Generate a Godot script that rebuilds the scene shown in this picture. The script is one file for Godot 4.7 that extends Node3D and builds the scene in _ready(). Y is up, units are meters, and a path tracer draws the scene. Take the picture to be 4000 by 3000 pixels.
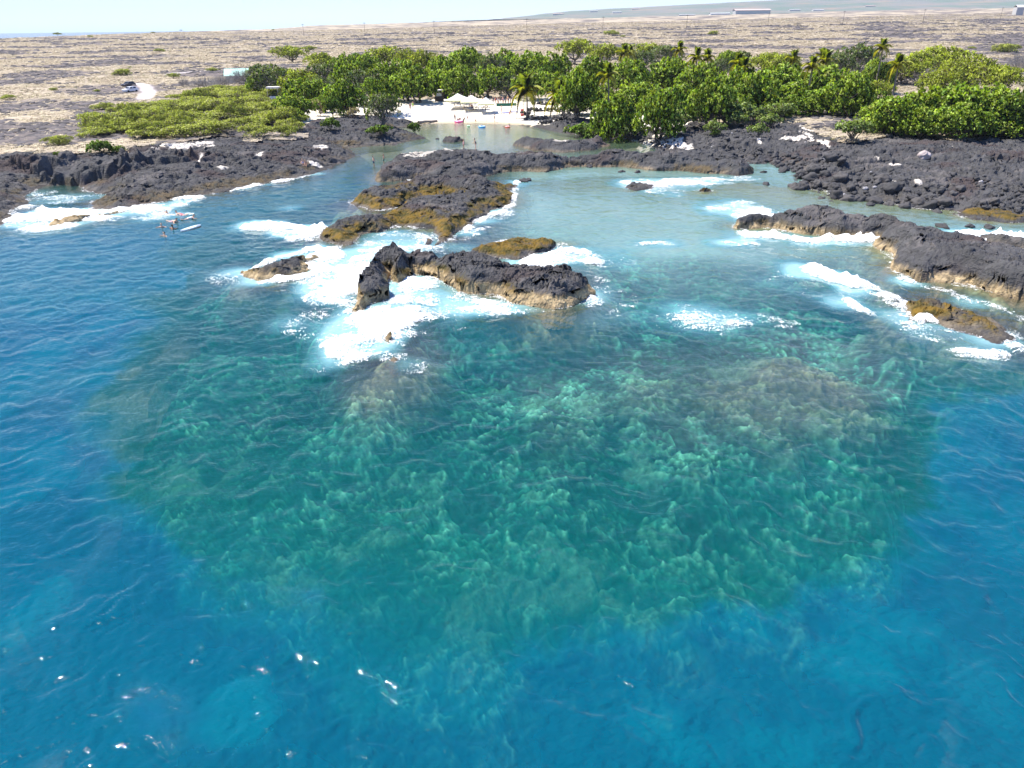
extends Node3D

const LAND := [-260.0, -60.0, -120.0, -72.0, -57.34, -79.24, -58.48, -82.72, -61.48, -88.03, -61.38, -91.09, -64.52, -95.66, -65.93, -101.82, -62.69, -104.26, -57.49, -98.21, -53.34, -95.61, -53.46, -91.72, -51.6, -87.51, -49.24, -86.9, -47.5, -86.81, -45.43, -89.71, -43.11, -92.51, -40.31, -94.88, -37.76, -97.37, -37.18, -100.12, -35.0, -100.95, -32.63, -104.46, -29.94, -107.83, -27.72, -114.62, -27.31, -119.24, -26.11, -125.61, -28.93, -132.95, -31.77, -136.47, -29.58, -134.08, -27.76, -135.59, -25.37, -136.52, -21.3, -137.91, -19.1, -142.49, -16.28, -145.38, -18.44, -150.85, -21.36, -155.32, -24.34, -159.28, -24.27, -162.34, -19.72, -166.73, -19.79, -169.25, -14.66, -170.45, -5.16, -169.52, 2.13, -166.28, 8.11, -156.3, 10.48, -151.06, 15.27, -147.24, 20.9, -144.79, 23.96, -141.36, 24.74, -137.09, 26.88, -127.1, 31.22, -123.79, 36.82, -116.05, 38.97, -113.77, 42.92, -114.34, 41.89, -106.13, 41.34, -101.91, 38.8, -94.42, 41.08, -92.54, 39.98, -87.69, 43.16, -89.1, 45.1, -85.88, 47.27, -83.55, 47.59, -82.59, 51.02, -81.48, 52.68, -79.6, 55.4, -77.32, 59.13, -77.55, 110.0, -75.0, 300.0, -60.0, 300.0, -400.0, -300.0, -400.0]
const VEG := [-300.0, -110.0, -82.55, -115.47, -79.82, -115.71, -74.97, -116.72, -70.01, -117.27, -66.21, -116.06, -61.24, -116.6, -63.05, -121.57, -59.35, -123.83, -55.26, -126.7, -52.83, -133.35, -47.45, -132.89, -43.95, -125.22, -43.14, -130.16, -38.16, -129.74, -37.78, -135.71, -40.55, -145.31, -44.21, -156.34, -61.62, -203.11, -25.73, -213.33, 0.19, -209.79, 18.36, -199.01, 36.15, -203.83, 35.24, -168.39, 36.29, -154.61, 34.97, -140.9, 40.33, -140.38, 44.76, -140.66, 50.59, -142.96, 54.77, -137.61, 53.6, -128.15, 53.87, -122.41, 53.18, -117.72, 59.75, -121.91, 62.85, -124.42, 70.27, -123.77, 71.2, -117.24, 79.44, -122.96, 83.42, -119.87, 85.8, -118.08, 300.0, -120.0, 300.0, -400.0, -300.0, -400.0]
const SAND := [-41.99, -150.47, -41.82, -158.52, -39.51, -164.15, -33.25, -166.93, -30.88, -169.33, -28.5, -170.0, -25.55, -168.88, -22.82, -170.36, -20.63, -167.59, -20.16, -167.65, -14.54, -168.77, -5.12, -167.87, 2.11, -164.73, 9.0, -160.16, 10.7, -163.59, 13.12, -169.21, 18.46, -156.58, 24.7, -148.32, 27.94, -144.82, 31.72, -143.47, 36.82, -148.59, 38.68, -165.18, 37.06, -209.09, 19.48, -211.55, 0.21, -218.87, -26.81, -222.72, -45.31, -220.59, -66.23, -218.87, -49.78, -177.03]
const REEF := [-19.62, -88.59, -25.81, -85.93, -29.41, -79.78, -31.28, -74.88, -31.01, -67.94, -29.44, -61.32, -30.19, -56.97, -26.48, -49.07, -23.41, -43.2, -21.9, -37.23, -18.9, -30.18, -16.67, -26.3, -13.67, -23.08, -10.18, -21.77, -8.15, -20.34, -6.46, -18.28, -3.35, -17.02, -1.75, -16.52, 0.58, -17.16, 4.75, -18.42, 8.2, -18.92, 10.41, -19.45, 12.63, -21.51, 14.46, -22.72, 16.35, -25.31, 19.26, -27.75, 19.66, -31.07, 23.64, -34.95, 27.18, -37.44, 32.22, -39.2, 62.01, -84.22, 13.34, -104.72]
const BATHY := [-15.2, -14.57, 14.0, -10.87, -16.2, 14.0, -8.68, -15.13, 8.0, -4.42, -14.11, 13.0, 1.18, -14.04, 12.0, 5.62, -15.1, 11.0, 11.82, -15.87, 11.0, 15.45, -14.96, 12.0, 19.64, -22.48, 12.0, 22.67, -29.27, 10.0, 8.37, -16.85, 11.0, 3.56, -15.99, 12.0, 12.57, -19.3, 11.0, 17.21, -22.53, 11.0, -1.67, -15.03, 12.0, -8.38, -18.1, 12.0, 31.01, -39.56, 6.0, -17.94, -20.5, 14.0, -24.59, -30.3, 14.0, -33.5, -45.03, 13.0, -29.45, -49.16, 12.0, -39.99, -65.99, 9.0, -46.35, -66.25, 9.0, -28.69, -59.98, 10.0, -36.12, -72.35, 8.0, -33.96, -86.84, 6.0, -29.75, -91.78, 5.0, -26.19, -102.05, 4.0, -22.93, -112.69, 3.0, -20.52, -130.71, 2.0, -17.34, -138.75, 1.6, -14.36, -154.69, 1.2, -4.93, -161.32, 0.6, -4.45, -143.75, 1.2, 4.81, -152.98, 0.8, 6.12, -121.37, 1.0, 20.85, -132.86, 0.5, 25.9, -128.72, 0.4, -28.74, -65.53, 5.0, -26.46, -73.73, 4.5, -25.3, -84.01, 4.0, -25.5, -54.0, 4.5, -22.8, -45.51, 4.0, -22.16, -41.03, 5.0, -20.74, -48.89, 3.2, -18.7, -32.41, 5.0, -16.78, -27.01, 6.0, -13.52, -23.67, 7.0, -9.56, -22.17, 7.0, -7.2, -20.09, 7.0, -3.4, -17.41, 8.0, -0.21, -17.56, 7.5, 4.04, -19.21, 6.5, 8.47, -19.83, 6.0, 11.15, -20.51, 6.0, 14.66, -24.06, 4.0, 17.88, -27.4, 5.0, 19.17, -31.54, 3.0, -13.22, -34.78, 3.6, -8.47, -37.47, 2.0, -9.02, -40.67, 1.2, -2.77, -34.53, 3.2, 2.58, -37.19, 2.2, 8.6, -40.18, 2.0, 14.4, -40.02, 1.8, 19.79, -42.7, 1.4, 20.5, -37.32, 1.6, 15.23, -34.09, 2.0, 9.54, -31.76, 2.4, 2.13, -29.72, 3.0, -2.29, -26.01, 4.5, -6.81, -27.91, 4.5, 3.79, -24.26, 4.5, 7.76, -24.19, 4.0, -2.03, -21.5, 6.0, 1.63, -21.44, 6.5, -8.22, -24.49, 5.5, -13.48, -28.05, 5.0, 3.24, -48.12, 3.0, -3.45, -46.58, 4.5, 7.87, -58.6, 3.0, 15.79, -58.3, 3.0, 21.66, -52.36, 3.0, 24.95, -47.43, 3.5, 15.23, -77.62, 2.2, 11.23, -86.94, 2.0, 24.17, -73.26, 2.2, 29.73, -63.15, 2.5, 4.81, -74.16, 2.0, 9.42, -98.3, 1.1, 21.9, -97.55, 0.7, 34.21, -96.82, 0.6, 37.12, -88.11, 0.8, 43.22, -82.82, 0.8, 34.15, -51.93, 5.0, 38.18, -49.79, 7.0, -17.13, -54.79, 4.5, -12.32, -42.16, 5.0, -20.57, -54.92, 5.0, -21.21, -62.36, 4.5, -22.99, -71.77, 4.5]
const FOAM_A := [-10.31, -48.1, 3.13, 4.33, 1.25, -10.85, -43.97, 1.9, 2.48, 1.0, -8.33, -48.49, 1.54, 3.65, 1.0, -9.79, -45.12, 2.26, 2.43, 1.0, -14.91, -59.46, 3.07, 5.43, 1.05, -17.63, -65.08, 1.99, 3.91, 1.1, -14.12, -62.77, 1.49, 4.25, 1.0, -15.61, -54.74, 1.9, 2.79, 0.45, -13.52, -54.67, 1.71, 2.9, 0.75, -8.03, -57.71, 1.98, 2.94, 1.1, -5.77, -54.4, 3.2, 2.65, 0.62, -1.77, -51.93, 2.53, 1.32, 0.9, -8.34, -53.94, 2.25, 3.28, 0.6, -7.88, -50.35, 2.12, 2.42, 0.5, -4.41, -51.01, 4.27, 1.98, 0.38, -11.48, -71.26, 4.29, 4.59, 0.62, -12.71, -67.17, 2.27, 3.17, 0.8, -8.28, -67.77, 2.73, 1.94, 0.5, -0.15, -51.27, 3.21, 1.2, 0.7, 6.36, -52.68, 1.16, 1.46, 0.9, 7.65, -56.78, 0.77, 2.97, 0.5, 14.84, -48.48, 3.21, 3.84, 0.5, 12.89, -49.66, 1.04, 2.28, 0.4, 19.65, -47.6, 1.5, 1.41, 0.42, 17.6, -48.57, 2.03, 1.83, 0.36, -15.03, -48.7, 1.89, 2.94, 0.52, -19.51, -62.29, 1.7, 1.95, 0.5, 27.09, -83.19, 3.75, 4.63, 0.8, 27.69, -77.43, 2.01, 2.04, 0.7, 29.7, -81.21, 1.57, 3.33, 0.7, 18.65, -98.69, 3.89, 3.78, 0.9, 25.59, -99.88, 5.69, 2.9, 0.8, 31.82, -101.49, 3.83, 1.98, 0.6, 21.59, -96.03, 5.5, 3.0, 0.55, 30.87, -42.23, 1.79, 1.16, 0.95, 33.52, -43.43, 0.8, 1.52, 0.85, 31.27, -47.86, 1.53, 0.8, 0.9, 28.29, -47.77, 0.67, 1.78, 0.6, 31.3, -45.09, 1.26, 1.3, 0.6, 29.02, -46.25, 1.94, 2.53, 0.45, 34.01, -45.84, 0.96, 2.5, 0.55, -52.02, -83.74, 6.46, 3.98, 1.25, -56.67, -83.3, 2.47, 4.19, 1.0, -51.5, -78.15, 3.17, 2.07, 0.85, -59.94, -88.69, 1.19, 2.08, 0.7, -45.82, -86.24, 4.31, 1.98, 1.0, -43.08, -88.31, 2.94, 1.8, 0.9, -41.47, -92.15, 2.07, 2.23, 0.95, -41.64, -82.55, 3.31, 1.6, 0.55, -40.69, -84.09, 3.37, 1.41, 0.55, -58.22, -92.79, 4.33, 3.95, 0.5, -63.11, -97.04, 1.93, 2.45, 0.5, -53.06, -94.45, 3.13, 2.32, 0.4, -13.97, -103.65, 1.07, 1.38, 1.0, -3.28, -67.56, 2.71, 1.92, 0.35, -5.03, -74.62, 2.97, 1.52, 0.45, 2.4, -62.12, 1.47, 1.94, 0.9, 8.43, -53.9, 2.23, 4.37, 0.3, 10.22, -63.94, 2.57, 4.38, 0.3, 23.23, -56.8, 2.3, 4.77, 0.3, 34.53, -69.22, 2.72, 1.34, 0.8, -9.32, -83.19, 0.76, 1.38, 0.4, -11.61, -88.93, 2.33, 1.3, 0.55, 46.35, -62.47, 1.23, 0.84, 0.3, -8.3, -132.42, 0.84, 1.08, 0.0, 10.99, -49.73, 2.08, 3.81, 0.25, -25.38, -59.86, 2.07, 1.82, 0.4, -23.68, -57.33, 2.38, 1.93, 0.3, -11.99, -40.75, 0.89, 0.96, 0.5, -6.14, -41.28, 0.9, 1.4, 0.4, 7.74, -48.89, 2.73, 2.77, 0.25, -4.91, -48.38, 2.04, 2.27, 0.3, -23.6, -61.07, 0.42, 0.86, 0.75, -23.46, -61.55, 0.42, 0.88, 0.75, -23.32, -62.03, 0.43, 0.89, 0.75, -23.18, -62.52, 0.42, 0.89, 0.75, -23.04, -63.01, 0.43, 0.91, 0.75, -22.9, -63.51, 0.43, 0.92, 0.75, -22.76, -64.02, 0.44, 0.93, 0.75, -22.61, -64.54, 0.44, 0.95, 0.75, -22.46, -65.06, 0.44, 0.96, 0.75, -22.31, -65.6, 0.45, 0.98, 0.75, -22.1, -65.98, 0.45, 0.98, 0.75, -21.83, -66.21, 0.45, 0.99, 0.75, -21.56, -66.44, 0.45, 1.0, 0.75, -21.29, -66.67, 0.46, 1.0, 0.75, -21.02, -66.91, 0.45, 1.01, 0.75, -20.75, -67.14, 0.46, 1.02, 0.75, -20.47, -67.38, 0.46, 1.02, 0.75, -20.2, -67.62, 0.46, 1.02, 0.75, -19.92, -67.86, 0.46, 1.03, 0.75, -19.64, -68.1, 0.46, 1.04, 0.75, -19.35, -68.35, 0.46, 1.05, 0.75, -19.07, -68.59, 0.46, 1.05, 0.75, -21.48, -58.28, 0.4, 0.79, 0.95, -21.23, -58.4, 0.4, 0.8, 0.95, -20.98, -58.53, 0.4, 0.8, 0.95, -20.72, -58.65, 0.4, 0.8, 0.95, -20.47, -58.78, 0.41, 0.81, 0.95, -20.21, -58.91, 0.41, 0.8, 0.95, -19.96, -59.03, 0.4, 0.81, 0.95, -19.7, -59.16, 0.41, 0.82, 0.95, -19.44, -59.29, 0.41, 0.82, 0.95, -19.18, -59.42, 0.4, 0.82, 0.95, -18.92, -59.55, 0.4, 0.83, 0.95, -18.67, -59.73, 0.41, 0.83, 0.95, -18.43, -59.96, 0.41, 0.83, 0.95, -18.18, -60.19, 0.42, 0.84, 0.95, -17.93, -60.43, 0.42, 0.84, 0.95, -17.68, -60.66, 0.42, 0.85, 0.95, -17.43, -60.9, 0.42, 0.86, 0.95, -17.18, -61.14, 0.42, 0.86, 0.95, -16.93, -61.38, 0.42, 0.87, 0.95, -28.85, -78.05, 0.72, 1.82, 1.2, -28.3, -77.95, 0.72, 1.81, 1.2, -27.75, -77.84, 0.71, 1.81, 1.2, -27.21, -77.73, 0.71, 1.8, 1.2, -26.66, -77.63, 0.71, 1.8, 1.2, -26.07, -77.42, 0.71, 1.79, 1.2, -25.42, -77.11, 0.71, 1.78, 1.2, -24.77, -76.8, 0.71, 1.77, 1.2, -24.13, -76.49, 0.7, 1.76, 1.2, -23.49, -76.19, 0.7, 1.74, 1.2, -22.92, -76.02, 0.7, 1.74, 1.2, -22.41, -76.0, 0.7, 1.73, 1.2, -21.91, -75.98, 0.7, 1.73, 1.2, -21.4, -75.95, 0.7, 1.73, 1.2, -20.89, -75.93, 0.7, 1.73, 1.2, -20.39, -75.91, 0.69, 1.73, 1.2, -24.39, -74.45, 0.88, 2.12, 0.8, -23.67, -74.2, 0.87, 2.12, 0.8, -22.95, -73.95, 0.87, 2.1, 0.8, -22.23, -73.7, 0.87, 2.09, 0.8, -21.51, -73.46, 0.87, 2.08, 0.8, -20.8, -73.21, 0.86, 2.07, 0.8, 1.67, -62.29, 1.06, 2.22, 1.0, 2.77, -63.37, 1.06, 2.29, 1.0, 3.74, -64.2, 1.08, 2.35, 1.0, 4.57, -64.76, 1.09, 2.38, 1.0, 5.41, -65.33, 1.1, 2.42, 1.0, 6.21, -65.35, 1.09, 2.42, 1.0, 6.97, -64.81, 1.09, 2.39, 1.0, 7.71, -64.29, 1.08, 2.36, 1.0, 12.4, -68.61, 0.34, 0.79, 0.6, 12.71, -68.8, 0.35, 0.79, 0.6, 13.01, -68.99, 0.34, 0.8, 0.6, 13.32, -69.18, 0.34, 0.8, 0.6, 13.63, -69.36, 0.35, 0.81, 0.6, 13.92, -69.43, 0.34, 0.81, 0.6, 14.18, -69.38, 0.34, 0.8, 0.6, 14.44, -69.32, 0.34, 0.8, 0.6, 14.7, -69.27, 0.34, 0.8, 0.6, 14.96, -69.22, 0.35, 0.8, 0.6, 15.22, -69.16, 0.35, 0.8, 0.6, 15.48, -69.11, 0.34, 0.8, 0.6, 15.73, -69.06, 0.34, 0.8, 0.6, 15.99, -69.0, 0.34, 0.8, 0.6, 16.25, -68.95, 0.34, 0.8, 0.6, 16.51, -68.9, 0.35, 0.8, 0.6, 16.76, -68.85, 0.34, 0.8, 0.6, 26.62, -59.92, 1.01, 2.09, 1.1, 27.09, -58.79, 0.98, 2.01, 1.1, 27.58, -57.92, 0.97, 1.97, 1.1, 28.1, -57.28, 0.96, 1.93, 1.1, 28.62, -56.66, 0.96, 1.89, 1.1, 29.09, -55.75, 0.95, 1.84, 1.1, 29.51, -54.59, 0.93, 1.78, 1.1, 29.78, -53.51, 0.91, 1.72, 1.1, 29.91, -52.5, 0.89, 1.66, 1.1, 30.03, -51.52, 0.88, 1.61, 1.1, 30.03, -50.3, 0.86, 1.55, 1.1, 29.91, -48.87, 0.84, 1.48, 1.1, 24.12, -72.26, 0.59, 1.44, 0.95, 24.54, -72.08, 0.59, 1.44, 0.95, 24.97, -71.9, 0.59, 1.43, 0.95, 25.39, -71.73, 0.59, 1.43, 0.95, 25.81, -71.55, 0.59, 1.41, 0.95, 26.23, -71.38, 0.58, 1.41, 0.95, 26.64, -71.2, 0.59, 1.41, 0.95, 27.06, -71.03, 0.58, 1.4, 0.95, 27.46, -70.81, 0.58, 1.4, 0.95, 27.84, -70.56, 0.58, 1.38, 0.95, 28.22, -70.31, 0.58, 1.38, 0.95, 28.6, -70.06, 0.58, 1.37, 0.95, 28.98, -69.81, 0.58, 1.35, 0.95, 29.35, -69.57, 0.57, 1.35, 0.95, 29.74, -69.44, 0.57, 1.34, 0.95, 30.15, -69.42, 0.57, 1.35, 0.95]
const FOAM_B := [30.56, -69.4, 0.57, 1.34, 0.95, 30.97, -69.38, 0.57, 1.34, 0.95, 31.38, -69.36, 0.57, 1.34, 0.95, 31.79, -69.35, 0.57, 1.34, 0.95, 32.2, -69.33, 0.56, 1.34, 0.95, 32.61, -69.31, 0.57, 1.34, 0.95, 33.01, -69.29, 0.56, 1.34, 0.95, 33.42, -69.27, 0.57, 1.34, 0.95, 33.89, -69.34, 0.57, 1.34, 0.95, 34.42, -69.49, 0.56, 1.35, 0.95, 34.95, -69.63, 0.56, 1.35, 0.95, 35.48, -69.78, 0.57, 1.35, 0.95, 36.01, -69.93, 0.57, 1.36, 0.95, 36.54, -70.08, 0.57, 1.37, 0.95, 46.32, -70.75, 0.75, 1.8, 1.25, 46.83, -70.66, 0.75, 1.8, 1.25, 47.34, -70.56, 0.74, 1.8, 1.25, 47.84, -70.47, 0.74, 1.79, 1.25, 48.35, -70.38, 0.74, 1.79, 1.25, 48.82, -70.19, 0.74, 1.78, 1.25, 49.25, -69.92, 0.73, 1.77, 1.25, 49.68, -69.66, 0.73, 1.76, 1.25, 50.11, -69.39, 0.73, 1.74, 1.25, 50.54, -69.12, 0.72, 1.73, 1.25, 50.96, -68.86, 0.73, 1.72, 1.25, 51.38, -68.6, 0.73, 1.71, 1.25, 21.19, -68.93, 0.34, 0.8, 0.7, 21.43, -68.85, 0.34, 0.8, 0.7, 21.67, -68.77, 0.34, 0.79, 0.7, 21.91, -68.68, 0.34, 0.79, 0.7, 22.15, -68.6, 0.34, 0.79, 0.7, 22.39, -68.52, 0.33, 0.79, 0.7, 22.62, -68.44, 0.34, 0.79, 0.7, 22.88, -68.42, 0.34, 0.78, 0.7, 23.15, -68.45, 0.34, 0.79, 0.7, 23.42, -68.49, 0.34, 0.79, 0.7, 23.69, -68.52, 0.34, 0.79, 0.7, 23.97, -68.56, 0.34, 0.78, 0.7, 24.24, -68.59, 0.34, 0.79, 0.7, 24.51, -68.63, 0.34, 0.79, 0.7, -37.55, -97.47, 0.32, 0.98, 0.6, -37.4, -97.68, 0.32, 0.99, 0.6, -37.24, -97.9, 0.32, 1.0, 0.6, -37.09, -98.11, 0.32, 0.99, 0.6, -36.93, -98.32, 0.32, 1.0, 0.6, -36.77, -98.54, 0.32, 1.0, 0.6, -36.61, -98.75, 0.32, 1.01, 0.6, -36.46, -98.97, 0.32, 1.02, 0.6, -36.3, -99.18, 0.32, 1.01, 0.6, -36.14, -99.4, 0.32, 1.02, 0.6, -35.98, -99.62, 0.32, 1.03, 0.6, -35.81, -99.82, 0.33, 1.03, 0.6, -35.64, -100.01, 0.32, 1.04, 0.6, -35.47, -100.21, 0.32, 1.03, 0.6, -35.29, -100.4, 0.33, 1.04, 0.6, -35.12, -100.59, 0.33, 1.04, 0.6, -34.95, -100.78, 0.33, 1.05, 0.6, -34.77, -100.98, 0.33, 1.05, 0.6, -34.6, -101.17, 0.33, 1.05, 0.6, -34.42, -101.37, 0.33, 1.06, 0.6, -34.24, -101.57, 0.34, 1.06, 0.6, -34.07, -101.76, 0.34, 1.07, 0.6, -33.89, -101.96, 0.33, 1.07, 0.6, -33.71, -102.16, 0.33, 1.07, 0.6, -33.53, -102.36, 0.33, 1.08, 0.6, -33.35, -102.56, 0.33, 1.08, 0.6, -33.17, -102.76, 0.33, 1.08, 0.6, -32.99, -102.96, 0.34, 1.09, 0.6, -32.81, -103.16, 0.34, 1.09, 0.6, -32.63, -103.36, 0.34, 1.09, 0.6, -32.45, -103.57, 0.34, 1.1, 0.6, -32.26, -103.77, 0.34, 1.1, 0.6, -32.08, -103.98, 0.34, 1.11, 0.6, -31.9, -104.22, 0.34, 1.11, 0.6, -31.73, -104.5, 0.34, 1.12, 0.6, -31.56, -104.78, 0.34, 1.12, 0.6, -31.39, -105.06, 0.34, 1.13, 0.6, -31.22, -105.34, 0.34, 1.14, 0.6, -31.05, -105.62, 0.34, 1.14, 0.6, -30.88, -105.91, 0.34, 1.15, 0.6, -30.7, -106.19, 0.35, 1.16, 0.6, -30.53, -106.48, 0.35, 1.16, 0.6, -30.35, -106.77, 0.35, 1.16, 0.6, -30.17, -107.06, 0.35, 1.17, 0.6, -30.0, -107.35, 0.35, 1.18, 0.6, -29.82, -107.65, 0.35, 1.18, 0.6, -29.64, -107.94, 0.35, 1.19, 0.6, -29.46, -108.24, 0.35, 1.19, 0.6, -29.28, -108.54, 0.35, 1.2, 0.6, -29.1, -108.84, 0.36, 1.2, 0.6, -28.91, -109.14, 0.36, 1.21, 0.6, -28.73, -109.44, 0.35, 1.22, 0.6, 0.94, -100.65, 0.56, 1.83, 0.75, 0.85, -98.57, 0.55, 1.76, 0.75, 0.76, -96.57, 0.55, 1.7, 0.75, 0.67, -94.65, 0.53, 1.63, 0.75, 0.58, -92.79, 0.53, 1.58, 0.75, 0.5, -90.99, 0.52, 1.53, 0.75, 0.38, -89.07, 0.51, 1.46, 0.75, 0.22, -87.02, 0.49, 1.41, 0.75, -0.02, -85.71, 0.49, 1.37, 0.75, -0.34, -85.07, 0.48, 1.35, 0.75, -0.66, -84.43, 0.48, 1.33, 0.75, -0.98, -83.8, 0.48, 1.31, 0.75, -1.29, -83.18, 0.48, 1.3, 0.75, -1.6, -82.57, 0.47, 1.28, 0.75, -1.9, -81.97, 0.47, 1.26, 0.75, -2.2, -81.38, 0.47, 1.24, 0.75, -2.49, -80.79, 0.47, 1.23, 0.75, -2.79, -80.21, 0.46, 1.21, 0.75, -3.07, -79.64, 0.45, 1.2, 0.75, -3.35, -79.0, 0.46, 1.18, 0.75, -3.62, -78.29, 0.46, 1.16, 0.75, -3.89, -77.6, 0.45, 1.15, 0.75, -4.15, -76.92, 0.44, 1.12, 0.75, -4.41, -76.25, 0.44, 1.11, 0.75, -4.66, -75.59, 0.44, 1.09, 0.75, -4.91, -74.94, 0.43, 1.08, 0.75, -5.07, -70.54, 0.59, 1.38, 0.45, -4.72, -71.4, 0.59, 1.41, 0.45, -4.35, -72.27, 0.6, 1.44, 0.45, -3.98, -73.17, 0.6, 1.48, 0.45, -3.6, -74.08, 0.61, 1.51, 0.45, -3.22, -75.01, 0.62, 1.54, 0.45, -2.82, -75.96, 0.63, 1.57, 0.45, -2.41, -76.94, 0.63, 1.61, 0.45, -2.0, -77.93, 0.64, 1.65, 0.45, -1.57, -78.95, 0.65, 1.69, 0.45, -1.14, -80.0, 0.66, 1.73, 0.45, -0.69, -81.07, 0.67, 1.77, 0.45, -0.24, -82.16, 0.67, 1.81, 0.45, 0.23, -83.29, 0.68, 1.86, 0.45, 25.7, -79.36, 0.65, 1.7, 0.7, 26.31, -79.64, 0.64, 1.72, 0.7, 26.92, -79.92, 0.64, 1.73, 0.7, 27.53, -80.21, 0.65, 1.73, 0.7, 28.14, -80.49, 0.65, 1.74, 0.7, 28.76, -80.78, 0.65, 1.76, 0.7, 29.39, -81.07, 0.65, 1.77, 0.7, 33.06, -57.5, 0.39, 0.78, 0.6, 33.2, -57.19, 0.39, 0.77, 0.6, 33.34, -56.88, 0.38, 0.77, 0.6, 33.48, -56.57, 0.38, 0.75, 0.6, 33.61, -56.26, 0.38, 0.75, 0.6, 33.75, -55.96, 0.38, 0.74, 0.6, 33.88, -55.66, 0.38, 0.73, 0.6, 34.01, -55.37, 0.37, 0.73, 0.6, 34.19, -55.16, 0.38, 0.72, 0.6, 34.4, -55.04, 0.38, 0.72, 0.6, 34.62, -54.92, 0.37, 0.71, 0.6, 34.84, -54.79, 0.37, 0.71, 0.6, 35.06, -54.67, 0.37, 0.71, 0.6, 35.27, -54.55, 0.37, 0.71, 0.6, 35.49, -54.43, 0.37, 0.71, 0.6, 35.7, -54.31, 0.36, 0.71, 0.6, 35.23, -52.8, 0.63, 1.18, 0.5, 35.52, -52.49, 0.62, 1.16, 0.5, 35.81, -52.17, 0.62, 1.16, 0.5, 36.09, -51.87, 0.62, 1.14, 0.5, 36.37, -51.56, 0.62, 1.13, 0.5, 36.65, -51.26, 0.61, 1.12, 0.5, 36.93, -50.96, 0.61, 1.11, 0.5, 37.1, -50.51, 0.61, 1.09, 0.5, 37.16, -49.92, 0.59, 1.07, 0.5, 37.23, -49.34, 0.59, 1.05, 0.5, 37.29, -48.77, 0.59, 1.03, 0.5, 37.36, -48.21, 0.58, 1.01, 0.5, 26.4, -52.82, 0.54, 1.01, 0.6, 26.39, -51.94, 0.53, 0.98, 0.6, 26.38, -51.09, 0.52, 0.96, 0.6, 26.5, -50.42, 0.52, 0.93, 0.6, 26.74, -49.93, 0.52, 0.92, 0.6, 26.98, -49.44, 0.51, 0.9, 0.6, 17.72, -94.09, 0.45, 1.39, 0.5, 18.03, -93.91, 0.45, 1.38, 0.5, 18.34, -93.72, 0.45, 1.38, 0.5, 18.66, -93.54, 0.45, 1.37, 0.5, 18.97, -93.36, 0.45, 1.36, 0.5, 19.28, -93.18, 0.45, 1.37, 0.5, 19.59, -92.99, 0.45, 1.36, 0.5, 19.89, -92.81, 0.45, 1.35, 0.5, 20.2, -92.63, 0.44, 1.35, 0.5, 20.51, -92.45, 0.45, 1.34, 0.5, 20.81, -92.28, 0.44, 1.34, 0.5, 21.12, -92.1, 0.44, 1.34, 0.5, 21.42, -91.92, 0.44, 1.33, 0.5, 21.72, -91.74, 0.44, 1.32, 0.5, -26.73, -86.22, 0.57, 1.57, 0.5, -26.3, -86.68, 0.57, 1.59, 0.5]
var FOAM: Array = FOAM_A + FOAM_B
const LIGHT := [-8.68, -15.13, 1.32, 1.51, 1.0, -18.29, -19.34, 1.03, 2.06, 0.8, 5.82, -15.96, 2.25, 1.97, 0.9, 10.78, -17.8, 3.06, 1.85, 1.0, 14.54, -18.81, 2.0, 1.99, 0.8, 7.59, -14.42, 2.83, 0.95, 0.7, -29.77, -72.07, 4.37, 5.41, 1.0, -31.87, -65.66, 3.14, 4.58, 0.9, -32.51, -55.34, 7.36, 8.07, 0.9, -29.71, -41.24, 4.85, 8.61, 0.8, -41.34, -57.97, 3.64, 8.75, 0.7, -24.11, -30.29, 2.62, 6.18, 0.6, 20.92, -24.89, 2.21, 5.29, 0.6, 23.2, -30.99, 2.12, 4.05, 0.5, 14.8, -15.83, 1.49, 2.68, 0.5, 19.57, -89.07, 8.0, 7.9, 0.8, 10.67, -92.29, 5.93, 7.0, 0.9, 19.74, -79.51, 6.2, 5.36, 0.7, 23.41, -63.4, 3.8, 2.88, 0.5]
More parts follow.
